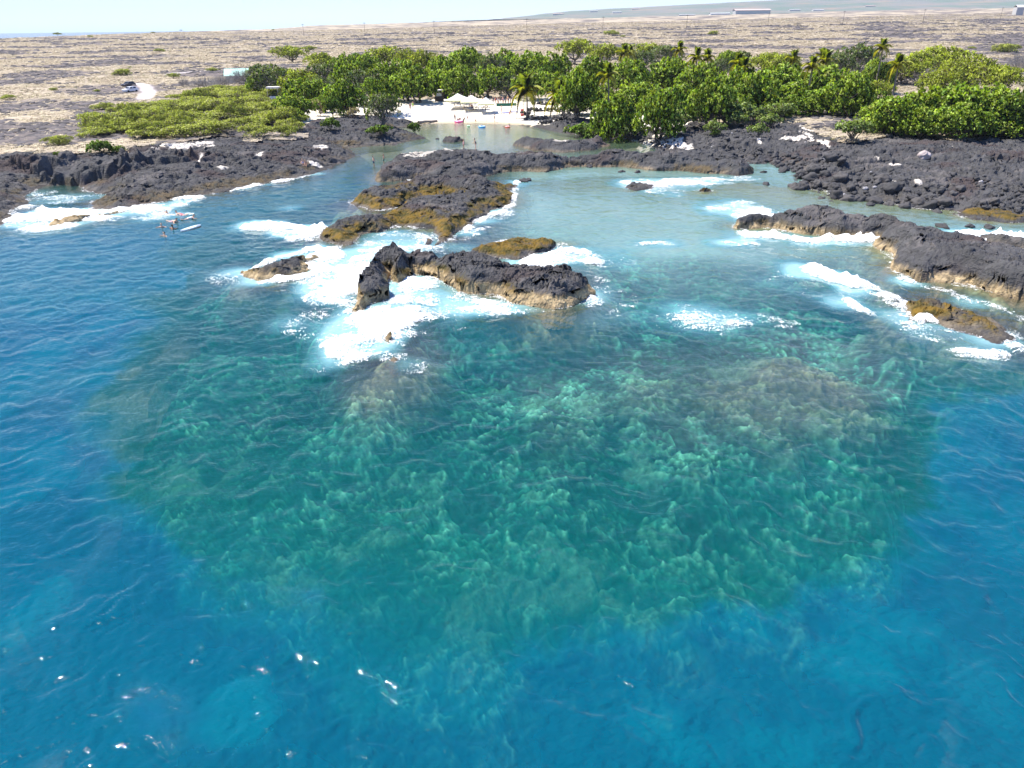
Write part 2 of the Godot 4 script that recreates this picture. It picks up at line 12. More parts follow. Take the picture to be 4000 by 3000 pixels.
const ROCKS := [
	{"p": [-19.93, -107.19, -20.02, -109.26, -19.31, -114.29, -16.97, -116.35, -14.9, -117.63, -12.2, -118.25, -10.06, -119.61, -8.35, -119.96, -6.62, -118.39, -3.62, -117.42, 0.44, -116.31, 7.74, -115.89, 9.58, -115.79, 13.28, -116.37, 17.04, -117.17, 20.84, -117.81, 26.12, -116.48, 30.59, -116.15, 36.24, -115.91, 36.06, -115.08, 34.95, -114.85, 35.41, -110.21, 36.17, -108.0, 34.75, -105.14, 32.6, -103.5, 31.26, -104.65, 26.09, -107.53, 21.21, -108.99, 16.42, -112.05, 11.07, -112.01, 8.89, -111.36, 5.58, -108.88, 0.38, -109.22, -1.76, -107.86, -4.05, -104.41, -7.21, -101.56, -11.23, -102.8, -13.97, -103.65, -16.18, -102.44, -18.17, -102.56, -19.19, -103.97], "H": 2.0, "w": 2.6, "algae": 0.35, "tan": 0.35, "rgh": 0.55, "cell": 0.17, "label": "long low black lava ridge where two people stand, between lagoon and bay", "bumps": [[-8.12, -112.03, 6.0, 3.0, 0.5], [-9.14, -102.59, 5.0, 1.2, 0.5], [-10.63, -100.83, 4.0, 0.7, -1.2], [10.56, -111.43, 4.0, 2.0, -0.5], [26.08, -108.49, 5.0, 4.0, 0.3]], "sand": [[-10.13, -115.04, 7.0, 0.9, 0.0], [-12.83, -112.98, 5.0, 0.8, 0.0], [-5.26, -116.3, 2.0, 0.8, 0.0], [-7.26, -115.53, 3.0, 0.7, 0.0], [-13.72, -111.32, 2.5, 0.6, 0.0]]},
	{"p": [-19.89, -89.38, -18.72, -93.28, -17.0, -95.11, -15.69, -96.64, -13.05, -100.63, -10.76, -101.63, -8.24, -101.08, -5.2, -101.16, -3.07, -101.03, -1.11, -98.31, 0.78, -98.8, 0.43, -95.47, 0.23, -91.21, 0.09, -87.28, -2.0, -84.22, -3.0, -80.85, -4.75, -76.75, -5.53, -74.64, -6.28, -73.36, -6.22, -70.68, -7.53, -69.55, -7.5, -73.42, -8.47, -75.93, -10.25, -76.21, -11.93, -77.49, -13.86, -75.22, -16.19, -74.37, -15.95, -69.91, -18.3, -71.04, -19.84, -72.16, -20.92, -74.59, -19.08, -76.44, -17.48, -77.78, -17.01, -78.78, -14.75, -80.8, -13.81, -83.46, -12.97, -85.26, -11.52, -87.15, -9.22, -88.03, -7.73, -89.51, -7.78, -91.66, -10.11, -91.24, -11.94, -90.8, -12.52, -89.24, -13.13, -86.49, -15.54, -84.68, -17.3, -85.25], "H": 1.35, "w": 2.6, "algae": 1.0, "tan": 0.15, "rgh": 0.5, "cell": 0.15, "label": "hooked black lava outcrop with a yellow algae shelf and a notch pool", "bumps": [[-5.46, -93.7, 4.0, 3.0, 0.4], [-10.41, -95.02, 3.0, 2.0, 0.5], [-2.35, -88.65, 3.0, 3.0, 0.3]], "sand": []},
	{"p": [-24.01, -61.24, -23.37, -61.18, -21.98, -61.53, -20.74, -62.66, -19.51, -64.08, -18.12, -65.08, -18.02, -66.36, -17.46, -66.9, -18.32, -66.16, -19.24, -64.55, -20.06, -63.72, -18.74, -63.09, -18.14, -62.37, -19.09, -60.4, -19.95, -59.4, -21.84, -58.72, -23.36, -59.91], "H": 1.25, "w": 1.3, "algae": 0.75, "tan": 0.75, "rgh": 0.5, "cell": 0.12, "label": "small tan and black islet alone left of the surf", "bumps": [[-18.48, -63.91, 1.2, 0.5, 0.5], [-19.89, -59.84, 1.5, 0.8, 0.3]], "sand": []},
	{"p": [-12.0, -63.89, -11.04, -64.2, -10.04, -63.2, -8.64, -63.15, -7.69, -62.75, -5.97, -62.2, -3.71, -63.02, -2.19, -61.76, -0.32, -60.16, 0.99, -58.26, 2.63, -57.87, 4.61, -58.03, 5.56, -57.48, 5.85, -56.37, 6.85, -55.52, 6.88, -54.06, 5.74, -53.02, 4.56, -52.02, 3.26, -51.55, 1.49, -52.12, 0.04, -52.48, -1.26, -54.35, -2.67, -54.73, -4.15, -55.57, -4.61, -56.75, -5.7, -58.24, -7.35, -59.95, -9.01, -60.53, -8.86, -58.73, -9.63, -57.89, -10.23, -58.78, -10.71, -60.34, -10.58, -58.42, -9.99, -53.78, -10.82, -52.75, -11.39, -51.25, -11.87, -51.16, -12.51, -54.52, -12.49, -56.22, -12.56, -58.9, -12.69, -61.58, -12.34, -63.07], "H": 1.7, "w": 1.25, "algae": 0.7, "tan": 1.25, "rgh": 0.6, "cell": 0.1, "label": "arched black and tan lava islet in the middle of the breaking surf", "bumps": [[-9.69, -60.89, 1.4, 0.8, 0.5], [-10.6, -61.5, 0.9, 0.8, 0.45], [-8.09, -61.08, 1.8, 0.8, 0.3], [-8.8, -59.93, 2.4, 1.3, 0.35], [-11.53, -55.72, 1.3, 1.8, 0.25], [-11.35, -58.44, 1.3, 1.3, 0.25], [-11.57, -51.91, 0.9, 1.2, 0.3], [-9.51, -58.09, 0.8, 1.2, 0.3], [-1.63, -55.62, 3.0, 1.2, 0.3]], "sand": []},
	{"p": [-3.7, -66.92, -2.25, -68.25, -0.67, -70.72, 1.54, -70.79, 3.14, -69.7, 4.87, -69.15, 5.34, -69.15, 3.94, -67.26, 1.88, -66.09, 1.4, -64.3, 0.22, -63.91, -2.19, -65.49], "H": 0.75, "w": 1.5, "algae": 1.5, "tan": 0.1, "rgh": 0.35, "cell": 0.15, "label": "low rock covered in bright yellow algae behind the surf islet", "bumps": [], "sand": []},
	{"p": [23.98, -74.8, 25.27, -76.74, 27.61, -77.05, 28.9, -76.36, 30.45, -75.88, 33.74, -75.7, 36.41, -74.32, 38.43, -72.42, 39.42, -70.1, 40.91, -67.7, 41.4, -66.15, 42.5, -64.63, 43.9, -62.7, 45.03, -60.3, 46.44, -55.6, 42.6, -49.64, 40.13, -52.14, 38.91, -53.04, 37.91, -55.08, 36.91, -55.94, 35.71, -56.7, 34.22, -56.75, 33.59, -59.03, 34.28, -62.24, 35.58, -63.78, 35.21, -66.4, 36.77, -69.47, 34.74, -69.9, 32.95, -69.98, 31.43, -72.19, 29.5, -72.83, 27.92, -74.61, 25.96, -74.32], "H": 2.3, "w": 2.0, "algae": 0.35, "tan": 0.75, "rgh": 0.35, "cell": 0.14, "label": "large grey lava headland rising from the water on the right edge", "bumps": [[33.16, -55.64, 2.5, 2.5, 0.6], [34.62, -51.21, 6.0, 3.5, 0.7], [36.16, -48.3, 5.0, 3.0, 0.6], [32.41, -70.62, 5.0, 1.5, 0.3], [35.76, -65.1, 2.0, 1.2, -0.9]], "sand": []},
	{"p": [46.32, -70.02, 46.94, -69.57, 47.69, -67.74, 48.91, -66.01, 50.74, -61.33, 51.68, -62.25, 50.15, -67.53, 48.23, -68.96], "H": 1.1, "w": 1.0, "algae": 0.1, "tan": 0.1, "rgh": 0.5, "cell": 0.2, "label": "dark lava ridge behind the grey headland at the right edge", "bumps": [], "sand": []},
	{"p": [29.48, -49.4, 30.61, -51.07, 32.77, -51.96, 33.7, -49.8, 35.3, -47.49, 35.05, -46.25, 34.49, -44.27, 32.85, -43.61, 32.36, -44.82, 31.4, -46.52, 30.99, -47.59, 28.99, -48.02], "H": 0.5, "w": 0.9, "algae": 1.2, "tan": 0.2, "rgh": 0.4, "cell": 0.14, "label": "low wave-washed rock with yellow algae in the foam at lower right", "bumps": [], "sand": []},
	{"p": [0.53, -136.16, 1.85, -138.81, 4.86, -138.3, 8.94, -134.68, 13.17, -134.92, 16.06, -135.86, 17.14, -137.93, 17.32, -134.27, 18.56, -135.31, 17.8, -133.1, 14.18, -128.07, 8.99, -126.44, 4.13, -128.83], "H": 1.25, "w": 2.2, "algae": 0.05, "tan": 0.2, "rgh": 0.5, "cell": 0.25, "label": "long cracked black islet with a white patch inside the calm lagoon", "bumps": [[16.62, -135.08, 1.2, 1.2, 0.8], [6.64, -132.26, 3.0, 2.0, 0.2]], "sand": [[9.46, -131.3, 1.6, 1.0, 0.0]]},
	{"p": [-12.93, -143.21, -10.38, -142.67, -8.55, -141.78, -8.38, -141.6, -10.61, -139.38, -12.28, -140.71], "H": 0.7, "w": 0.8, "algae": 0.05, "tan": 0.0, "rgh": 0.35, "cell": 0.2, "label": "small pair of dark rocks in the shallow lagoon near the two standing people", "bumps": [], "sand": []},
	{"p": [15.52, -96.39, 16.68, -98.3, 18.92, -98.48, 20.17, -97.34, 18.98, -95.28, 16.7, -94.53], "H": 0.3, "w": 0.7, "algae": 0.2, "tan": 0.0, "rgh": 0.3, "cell": 0.2, "label": "dark rock awash in white foam in the shallow bay", "bumps": [], "sand": []},
	{"p": [24.51, -93.78, 24.97, -94.04, 25.81, -93.88, 26.38, -93.66, 26.22, -93.11, 25.02, -92.89], "H": 0.8, "w": 0.7, "algae": 1.0, "tan": 0.0, "rgh": 0.3, "cell": 0.15, "label": "small yellow-brown rock standing alone in the shallow bay", "bumps": [], "sand": []},
	{"p": [-8.88, -45.66, -8.74, -45.89, -8.5, -46.06, -8.21, -45.93, -8.19, -45.81, -8.37, -45.08], "H": 0.8, "w": 0.5, "algae": 0.7, "tan": 0.5, "rgh": 0.3, "cell": 0.08, "label": "small brown pinnacle poking out of the white surf burst", "bumps": [], "sand": []},
	{"p": [-8.13, -42.18, -8.04, -42.69, -7.6, -42.83, -7.36, -42.38, -7.62, -41.81], "H": 0.25, "w": 0.4, "algae": 0.2, "tan": 0.3, "rgh": 0.2, "cell": 0.08, "label": "tiny brown rock just breaking the water below the surf burst", "bumps": [], "sand": []},
	{"p": [-51.91, -79.4, -52.17, -80.5, -51.79, -81.38, -50.84, -81.77, -49.07, -83.44, -47.68, -84.95, -47.27, -86.61, -46.45, -85.79, -48.29, -82.88, -49.97, -80.99, -50.21, -79.52], "H": 0.55, "w": 0.8, "algae": 0.7, "tan": 1.0, "rgh": 0.4, "cell": 0.16, "label": "narrow tan rock strip in the surf at the left cove", "bumps": [], "sand": []},
	{"p": [50.04, -79.73, 52.02, -81.23, 55.27, -82.25, 59.38, -81.8, 64.19, -79.72, 61.15, -75.39, 55.97, -76.46, 54.39, -75.72, 50.62, -76.72], "H": 0.45, "w": 1.2, "algae": 2.0, "tan": 0.0, "rgh": 0.25, "cell": 0.25, "label": "flat yellow algae covered ledge beside the boulders at right", "bumps": [], "sand": []},
	{"p": [-8.64, -69.93, -8.5, -72.36, -7.9, -72.14, -7.8, -71.45, -8.11, -69.74], "H": 0.35, "w": 0.5, "algae": 2.0, "tan": 0.0, "rgh": 0.2, "cell": 0.1, "label": "tiny yellow rock next to the algae shelf", "bumps": [], "sand": []}
]
const PATCHES := [[-54.64, -122.15, 3.15, 2.63], [-51.52, -124.97, 1.61, 2.19], [-49.13, -121.72, 1.41, 1.03], [-67.26, -117.83, 2.31, 1.22], [-46.24, -108.52, 0.57, 0.84], [-45.86, -109.31, 0.43, 0.84], [-41.5, -105.44, 0.76, 1.19], [-38.67, -113.89, 0.51, 1.83], [-31.72, -125.48, 1.12, 2.2], [-29.92, -113.24, 0.72, 1.36], [-55.64, -127.42, 1.32, 1.13], [23.69, -130.93, 1.61, 3.0], [24.57, -126.8, 1.4, 2.25], [28.5, -130.51, 1.91, 2.98], [30.13, -126.89, 1.24, 2.83], [27.23, -120.67, 1.04, 2.57], [22.62, -126.97, 0.78, 1.68], [27.19, -134.29, 1.48, 2.5], [28.92, -136.68, 2.5, 3.25], [25.24, -135.09, 1.66, 2.54], [53.9, -133.12, 0.8, 5.03], [48.37, -124.77, 2.57, 1.63], [50.08, -125.18, 0.91, 3.32], [50.88, -120.28, 1.02, 2.04], [50.62, -117.76, 0.57, 1.47], [51.72, -128.47, 0.62, 3.49], [20.93, -119.16, 0.88, 1.24], [21.89, -116.16, 0.86, 1.18], [66.69, -110.82, 0.26, 0.65], [48.26, -90.29, 0.28, 0.75], [50.6, -89.24, 0.34, 0.73], [50.92, -101.67, 0.32, 0.74], [52.2, -98.99, 0.97, 0.53], [42.02, -88.59, 0.45, 0.43], [41.29, -122.12, 0.45, 0.78], [30.92, -123.52, 0.76, 1.06]]
const BLUFFS := [[-60.48, -105.44, 7.0, 3.5, 1.5], [-67.88, -107.03, 4.5, 2.5, 0.9], [-52.74, -108.95, 6.0, 2.5, 1.0], [-53.94, -104.98, 2.0, 2.0, 0.6], [-73.63, -108.4, 6.0, 3.0, 0.6], [-49.41, -110.84, 6.0, 2.0, 0.4], [12.08, -144.01, 3.2, 3.0, 1.3], [17.39, -139.72, 6.0, 2.2, 0.3], [-29.95, -119.12, 4.0, 2.0, 0.5], [-43.17, -110.34, 6.0, 2.0, 0.4], [46.87, -101.62, 7.0, 2.0, 0.7], [58.35, -109.19, 9.0, 3.0, 0.5], [66.46, -102.16, 8.0, 3.0, 0.5], [38.77, -123.94, 6.0, 3.0, 0.4], [-20.36, -136.27, 4.0, 2.0, 0.4]]
const ROADS := [[-100.13, -208.87, -107.48, -228.64, -119.13, -251.23, -129.59, -266.48], [-130.55, -299.24, -126.01, -310.53, -119.15, -328.02, -113.08, -327.44], [-10.46, -611.82, -0.83, -727.34]]
const TREES := [
	[-102.15, -366.6, 8.76, 7, "K"], [-72.13, -298.87, 5.83, 7, "K"], [-80.42, -250.88, 6.05, 6, "G"], [-64.02, -215.25, 7.18, 7, "G"], [-56.4, -270.02, 6.1, 8, "D"], [-55.64, -228.82, 5.54, 7, "G"],
	[-47.23, -299.14, 7.63, 8.5, "K"], [-37.2, -289.29, 5.21, 8, "K"], [-30.78, -277.42, 6.26, 8, "K"], [-46.69, -255.9, 6.17, 8, "D"], [-37.29, -193.23, 5.3, 8, "G"], [-32.25, -218.87, 6.97, 8.5, "D"],
	[-13.89, -268.93, 7.69, 9, "D"], [-19.22, -226.8, 6.18, 8.5, "D"], [-5.03, -225.93, 5.47, 9, "G"], [-1.09, -249.71, 7.16, 9, "D"], [-57.53, -210.18, 6.06, 7, "K"], [-23.29, -197.41, 5.71, 8.5, "D"],
	[-11.64, -199.65, 5.47, 8.5, "D"], [6.63, -234.99, 7.1, 9, "D"], [12.42, -225.95, 6.5, 9, "D"], [28.12, -322.8, 8.22, 9, "K"], [37.95, -301.93, 7.7, 8, "K"], [22.69, -208.97, 6.98, 9, "D"],
	[30.83, -197.1, 6.9, 9, "D"], [42.67, -203.3, 7.11, 9, "D"], [47.26, -185.07, 6.21, 8.5, "D"], [48.31, -160.42, 5.67, 8.5, "D"], [58.37, -326.38, 8.8, 7, "K"], [61.91, -305.43, 7.33, 7, "G"],
	[45.5, -271.41, 7.35, 7, "G"], [79.87, -281.72, 5.08, 6, "D"], [83.72, -280.59, 5.06, 6, "G"], [83.95, -251.06, 6.82, 7, "K"], [66.28, -240.32, 4.36, 6, "G"], [86.48, -245.4, 5.93, 7, "K"],
	[65.83, -182.58, 8.36, 8, "D"], [50.02, -153.44, 5.2, 8, "D"], [71.81, -173.05, 7.94, 8, "D"], [68.58, -149.52, 5.07, 8, "D"], [113.57, -251.56, 8.35, 9, "G"], [96.94, -225.49, 5.46, 8, "G"],
	[97.15, -202.79, 4.93, 8, "D"], [114.3, -222.16, 6.73, 7, "K"], [141.6, -253.35, 9.93, 8, "K"], [128.81, -242.61, 6.59, 7, "K"], [124.58, -206.21, 8.14, 8, "K"], [118.95, -184.88, 6.21, 7, "K"],
	[102.96, -178.16, 6.53, 7, "K"], [19.74, -141.61, 4.82, 9, "D"], [26.72, -133.76, 4.77, 9, "D"], [37.16, -139.42, 4.75, 8, "D"], [14.39, -157.87, 4.61, 9, "D"], [-47.05, -220.85, 5.35, 8, "D"],
	[-29.56, -177.54, 4.34, 8, "D"], [-48.74, -198.94, 4.84, 6, "G"], [-50.4, -188.06, 5.45, 6.32, "D"], [-36.75, -170.69, 4.97, 7.69, "D"], [-45.67, -161.72, 4.47, 4.7, "D"], [-48.55, -194.79, 4.74, 5.14, "D"],
	[15.77, -170.11, 4.17, 5.73, "D"], [20.93, -169.55, 5.19, 5.71, "D"], [30.91, -170.12, 6.25, 5.85, "D"], [37.77, -165.63, 5.59, 5.6, "D"], [44.35, -156.09, 5.28, 6.34, "D"], [53.11, -159.46, 5.39, 5.4, "D"],
	[59.59, -158.36, 6.81, 5.84, "D"], [66.25, -155.53, 5.74, 5.52, "D"], [65.22, -125.85, 5.88, 6.12, "D"], [74.3, -128.08, 6.97, 7.56, "D"], [79.87, -124.72, 6.41, 7.17, "D"], [86.51, -124.15, 5.42, 6.44, "D"],
	[72.72, -119.68, 4.86, 5.24, "D"], [67.51, -121.91, 4.56, 4.39, "D"], [80.89, -121.35, 4.54, 3.95, "D"], [-26.9, -202.08, 5.84, 7.19, "D"], [-17.72, -210.55, 6.39, 6.5, "D"], [-5.53, -208.87, 6.02, 7.62, "D"],
	[-32.96, -201.53, 5.52, 6.18, "D"], [6.29, -200.94, 5.19, 6.9, "D"], [12.71, -195.91, 4.77, 6.56, "D"], [0.18, -206.04, 5.01, 5.48, "G"], [20.13, -162.83, 2.8, 4.89, "K"], [22.78, -140.98, 3.58, 3.91, "P"],
	[20.71, -138.73, 1.93, 2.47, "P"], [32.15, -139.84, 2.94, 3.27, "P"], [36.59, -154.99, 2.86, 3.88, "P"], [35.9, -130.89, 2.11, 2.35, "P"], [41.0, -142.1, 4.83, 4.34, "P"], [46.11, -141.55, 4.16, 3.28, "P"],
	[42.62, -126.39, 1.97, 2.26, "P"], [52.27, -145.46, 3.14, 3.09, "P"], [55.24, -119.12, 3.35, 3.08, "P"], [29.67, -134.23, 1.25, 1.82, "P"], [14.97, -146.03, 4.06, 3.37, "N"], [-19.23, -151.06, 1.3, 2.25, "N"],
	[-24.59, -140.97, 2.4, 1.85, "N"], [-34.14, -142.64, 1.68, 2.44, "N"], [-37.96, -162.83, 1.9, 4.34, "N"], [-64.22, -116.29, 2.04, 2.09, "N"], [-62.16, -116.86, 1.32, 1.08, "N"], [-69.59, -114.08, 0.86, 0.75, "N"],
	[36.01, -129.76, 0.89, 1.11, "N"], [-25.84, -152.73, 4.14, 5.8, "G"], [84.93, -175.17, 3.86, 4.83, "K"], [72.19, -152.75, 2.63, 3.93, "X"], [119.85, -223.12, 6.42, 4.43, "X"], [164.78, -249.29, 3.76, 6.53, "X"],
	[-92.58, -234.27, 4.96, 3.88, "X"], [-90.25, -241.61, 4.38, 3.98, "X"], [-86.11, -248.95, 4.51, 5.06, "X"], [60.42, -129.21, 1.61, 2.49, "X"], [-102.38, -242.75, 2.2, 2.96, "X"], [-80.04, -152.73, 4.23, 2.74, "S"],
	[-80.57, -166.2, 4.84, 2.65, "S"], [-79.67, -178.53, 5.46, 2.74, "S"], [-77.26, -189.17, 5.77, 2.74, "S"], [-77.27, -208.86, 6.02, 2.65, "S"], [-77.12, -228.06, 6.21, 2.2, "S"], [-64.24, -207.72, 5.68, 2.65, "S"],
	[-70.8, -139.28, 4.09, 2.2, "S"], [-67.44, -145.46, 4.94, 2.2, "S"], [-63.35, -151.05, 5.12, 2.74, "S"], [-60.0, -160.03, 5.41, 2.2, "S"], [-58.38, -173.47, 5.31, 2.65, "S"], [-55.02, -180.2, 4.4, 2.56, "S"],
	[-63.47, -132.56, 3.91, 2.2, "S"], [-57.92, -133.13, 4.54, 2.56, "S"], [-53.36, -136.48, 4.23, 2.74, "S"], [-49.43, -142.64, 4.41, 2.74, "S"], [-47.0, -149.37, 4.37, 2.74, "S"], [-43.15, -148.82, 2.75, 2.74, "S"],
	[-39.7, -133.14, 2.48, 2.65, "S"], [-44.32, -132.0, 3.28, 2.56, "S"], [-81.3, -206.03, 5.01, 2.56, "S"], [-86.88, -204.33, 4.35, 2.2, "S"], [-84.71, -186.38, 3.41, 2.2, "S"], [-67.99, -192.54, 5.28, 2.56, "S"],
	[-74.55, -136.48, 2.54, 2.65, "S"], [-82.18, -260.8, 4.71, 2.65, "S"], [-89.88, -257.98, 4.67, 2.74, "S"], [-87.19, -229.19, 4.85, 2.2, "S"], [94.63, -176.28, 2.16, 2.2, "S"], [-75.77, -124.71, 2.41, 1.81, "S"],
	[-148.29, -296.99, 3.92, 2.94, "S"], [-97.52, -182.46, 2.79, 2.09, "S"], [-92.22, -176.27, 1.94, 1.46, "S"], [-139.07, -212.24, 2.19, 1.64, "S"], [-123.75, -285.12, 2.57, 1.93, "S"], [-478.85, -1067.4, 3.14, 2.36, "S"],
	[82.77, -625.83, 6.67, 5.0, "S"], [-568.71, -999.86, 5.3, 3.97, "S"], [-462.84, -875.48, 3.61, 2.71, "S"], [-354.94, -1198.1, 2.82, 2.11, "S"], [-139.49, -464.07, 3.59, 2.69, "S"], [-125.3, -495.81, 4.42, 3.31, "S"],
	[86.67, -594.13, 2.46, 1.85, "S"], [-218.65, -491.24, 3.79, 2.84, "S"], [-169.14, -346.7, 1.04, 0.78, "S"], [-125.6, -233.72, 1.13, 0.85, "S"], [-141.6, -238.25, 1.44, 1.08, "S"], [-119.2, -312.21, 2.81, 2.11, "S"],
	[217.61, -340.79, 6.12, 4.59, "S"], [156.58, -601.23, 4.63, 3.47, "S"], [223.45, -375.41, 2.02, 1.51, "S"], [-81.09, -167.88, 3.41, 2.34, "S"], [-76.92, -143.79, 3.78, 3.76, "S"], [-67.48, -203.22, 4.41, 2.61, "S"],
	[-80.87, -161.16, 2.96, 4.04, "S"], [-49.57, -155.53, 3.87, 2.43, "S"], [-69.52, -149.38, 3.61, 3.88, "S"], [-64.87, -216.75, 4.85, 3.48, "S"], [-78.82, -194.78, 4.1, 2.2, "S"], [-40.99, -140.97, 3.13, 2.66, "S"],
	[-50.94, -172.92, 4.43, 3.87, "S"], [-70.91, -174.6, 3.93, 2.95, "S"], [-77.63, -153.29, 3.83, 2.1, "S"], [-74.89, -138.16, 2.66, 3.18, "S"], [-73.6, -176.84, 4.75, 2.43, "S"], [-78.33, -181.33, 4.14, 2.61, "S"],
	[-66.16, -146.02, 2.86, 3.23, "S"], [-62.94, -215.06, 3.54, 2.5, "S"], [-56.27, -167.87, 3.12, 2.73, "S"], [-74.81, -148.82, 2.46, 3.53, "S"], [-44.43, -147.69, 3.57, 4.11, "S"], [-79.17, -144.34, 3.87, 3.71, "S"],
	[-60.91, -138.74, 3.19, 3.8, "S"], [-79.14, -169.55, 3.53, 2.3, "S"], [-61.57, -137.6, 2.72, 2.02, "S"], [-80.08, -148.25, 3.67, 2.8, "S"], [-81.28, -174.05, 4.65, 2.93, "S"], [-81.89, -166.76, 2.76, 2.37, "S"],
	[-74.93, -210.55, 3.42, 3.08, "S"], [-64.94, -133.69, 2.34, 3.16, "S"], [-61.34, -185.24, 4.95, 3.05, "S"], [-74.93, -154.97, 2.54, 2.93, "S"], [-66.74, -137.59, 3.49, 3.1, "S"], [-79.19, -145.44, 2.73, 2.46, "S"],
	[-67.41, -137.6, 2.43, 2.11, "S"], [-47.4, -163.38, 4.4, 2.89, "S"], [-49.59, -166.76, 4.11, 3.64, "S"], [-82.07, -201.5, 3.65, 3.92, "S"], [-44.75, -149.38, 2.95, 3.45, "S"], [-54.14, -166.19, 4.14, 3.16, "S"],
	[-59.12, -161.14, 3.05, 4.03, "S"], [-60.01, -215.62, 5.69, 4.12, "S"], [-79.27, -221.85, 5.67, 2.28, "S"], [-43.34, -154.97, 2.58, 2.37, "S"], [-62.96, -169.57, 4.1, 4.04, "S"], [-83.21, -170.68, 4.45, 2.03, "S"],
	[-64.12, -213.38, 5.25, 3.72, "S"], [-52.76, -174.05, 4.45, 2.44, "S"], [-68.91, -191.98, 4.92, 3.7, "S"], [-68.49, -163.95, 2.66, 2.08, "S"], [-66.92, -175.17, 4.45, 3.34, "S"], [-76.98, -149.92, 3.68, 3.15, "S"],
	[-73.67, -133.12, 3.38, 2.19, "S"], [-71.31, -180.22, 4.42, 2.68, "S"], [-73.49, -151.07, 4.04, 2.21, "S"], [-73.6, -140.97, 3.66, 3.13, "S"], [-61.81, -143.22, 3.54, 2.15, "S"], [-61.74, -206.03, 3.94, 3.84, "S"],
	[-63.42, -146.01, 2.62, 3.92, "S"], [-80.17, -160.03, 3.43, 2.74, "S"], [-57.67, -143.78, 3.45, 2.01, "S"], [-71.16, -153.3, 3.28, 3.57, "S"], [-82.63, -201.51, 3.73, 3.86, "S"], [22.86, -164.51, 3.53, 3.53, "D"],
	[25.53, -168.99, 4.14, 4.56, "D"], [32.93, -161.7, 3.97, 4.1, "D"], [36.46, -147.14, 2.72, 3.95, "P"], [39.53, -152.19, 3.75, 4.77, "D"], [44.49, -146.56, 3.62, 4.74, "D"], [54.18, -151.04, 4.19, 4.27, "D"],
	[61.3, -153.87, 4.74, 3.96, "D"], [67.45, -149.38, 3.68, 4.26, "D"], [64.12, -132.01, 2.87, 4.2, "D"], [86.96, -120.79, 4.15, 5.32, "D"], [83.18, -120.78, 3.39, 4.33, "D"], [75.62, -120.78, 3.02, 3.36, "D"],
	[67.02, -124.71, 2.72, 2.68, "D"], [63.92, -126.38, 2.36, 2.9, "D"], [41.91, -137.59, 2.34, 2.75, "P"], [48.13, -137.03, 2.55, 2.34, "P"], [28.57, -139.29, 1.47, 1.92, "P"], [-42.99, -171.79, 2.0, 3.38, "W"],
	[-33.97, -163.96, 1.71, 2.07, "W"], [-43.88, -154.99, 2.19, 2.67, "D"], [-43.6, -178.53, 2.73, 3.64, "D"], [-38.29, -174.04, 2.66, 3.93, "D"], [-71.19, -217.9, 3.96, 5.45, "D"]]
const PALMS := [[4.0, -171.24, 5.6], [12.38, -172.36, 3.69], [20.46, -155.06, 9.0], [31.04, -209.48, 10.0], [35.81, -225.4, 9.0], [48.15, -219.12, 10.0], [45.81, -190.63, 9.5], [50.57, -197.1, 9.0], [50.06, -170.76, 9.0], [50.07, -162.09, 8.5], [68.34, -187.01, 9.0], [78.23, -194.86, 9.0], [64.98, -166.02, 8.5], [73.74, -178.04, 9.0], [95.54, -199.24, 11.0], [79.47, -157.31, 9.0]]
const PALE_STONES := [[57.71, -101.95]]
const WALLS := [[3.15, -176.29, 5.42, -172.93], [3.77, -170.13, 13.54, -165.62], [4.56, -180.76, 13.71, -177.4], [6.11, -162.82, 12.37, -159.46], [5.98, -190.85, 15.57, -186.94]]
const SHOALS := [[12.32, -112.32, 0.55], [16.66, -107.78, 0.4], [18.98, -107.25, 0.45], [1.91, -101.66, 0.6], [2.56, -101.96, 0.5], [45.12, -111.3, 0.9], [45.99, -110.44, 0.7], [45.01, -106.3, 0.4], [50.76, -110.92, 0.4], [41.73, -100.87, 0.4], [42.98, -97.86, 0.55], [37.2, -106.07, 0.35], [34.71, -97.41, 0.5], [39.85, -105.9, 0.4], [43.02, -84.75, 0.45], [45.78, -74.16, 0.55], [48.76, -74.21, 0.4], [50.44, -73.74, 0.5], [37.7, -95.08, 0.4], [-13.94, -144.55, 0.3]]
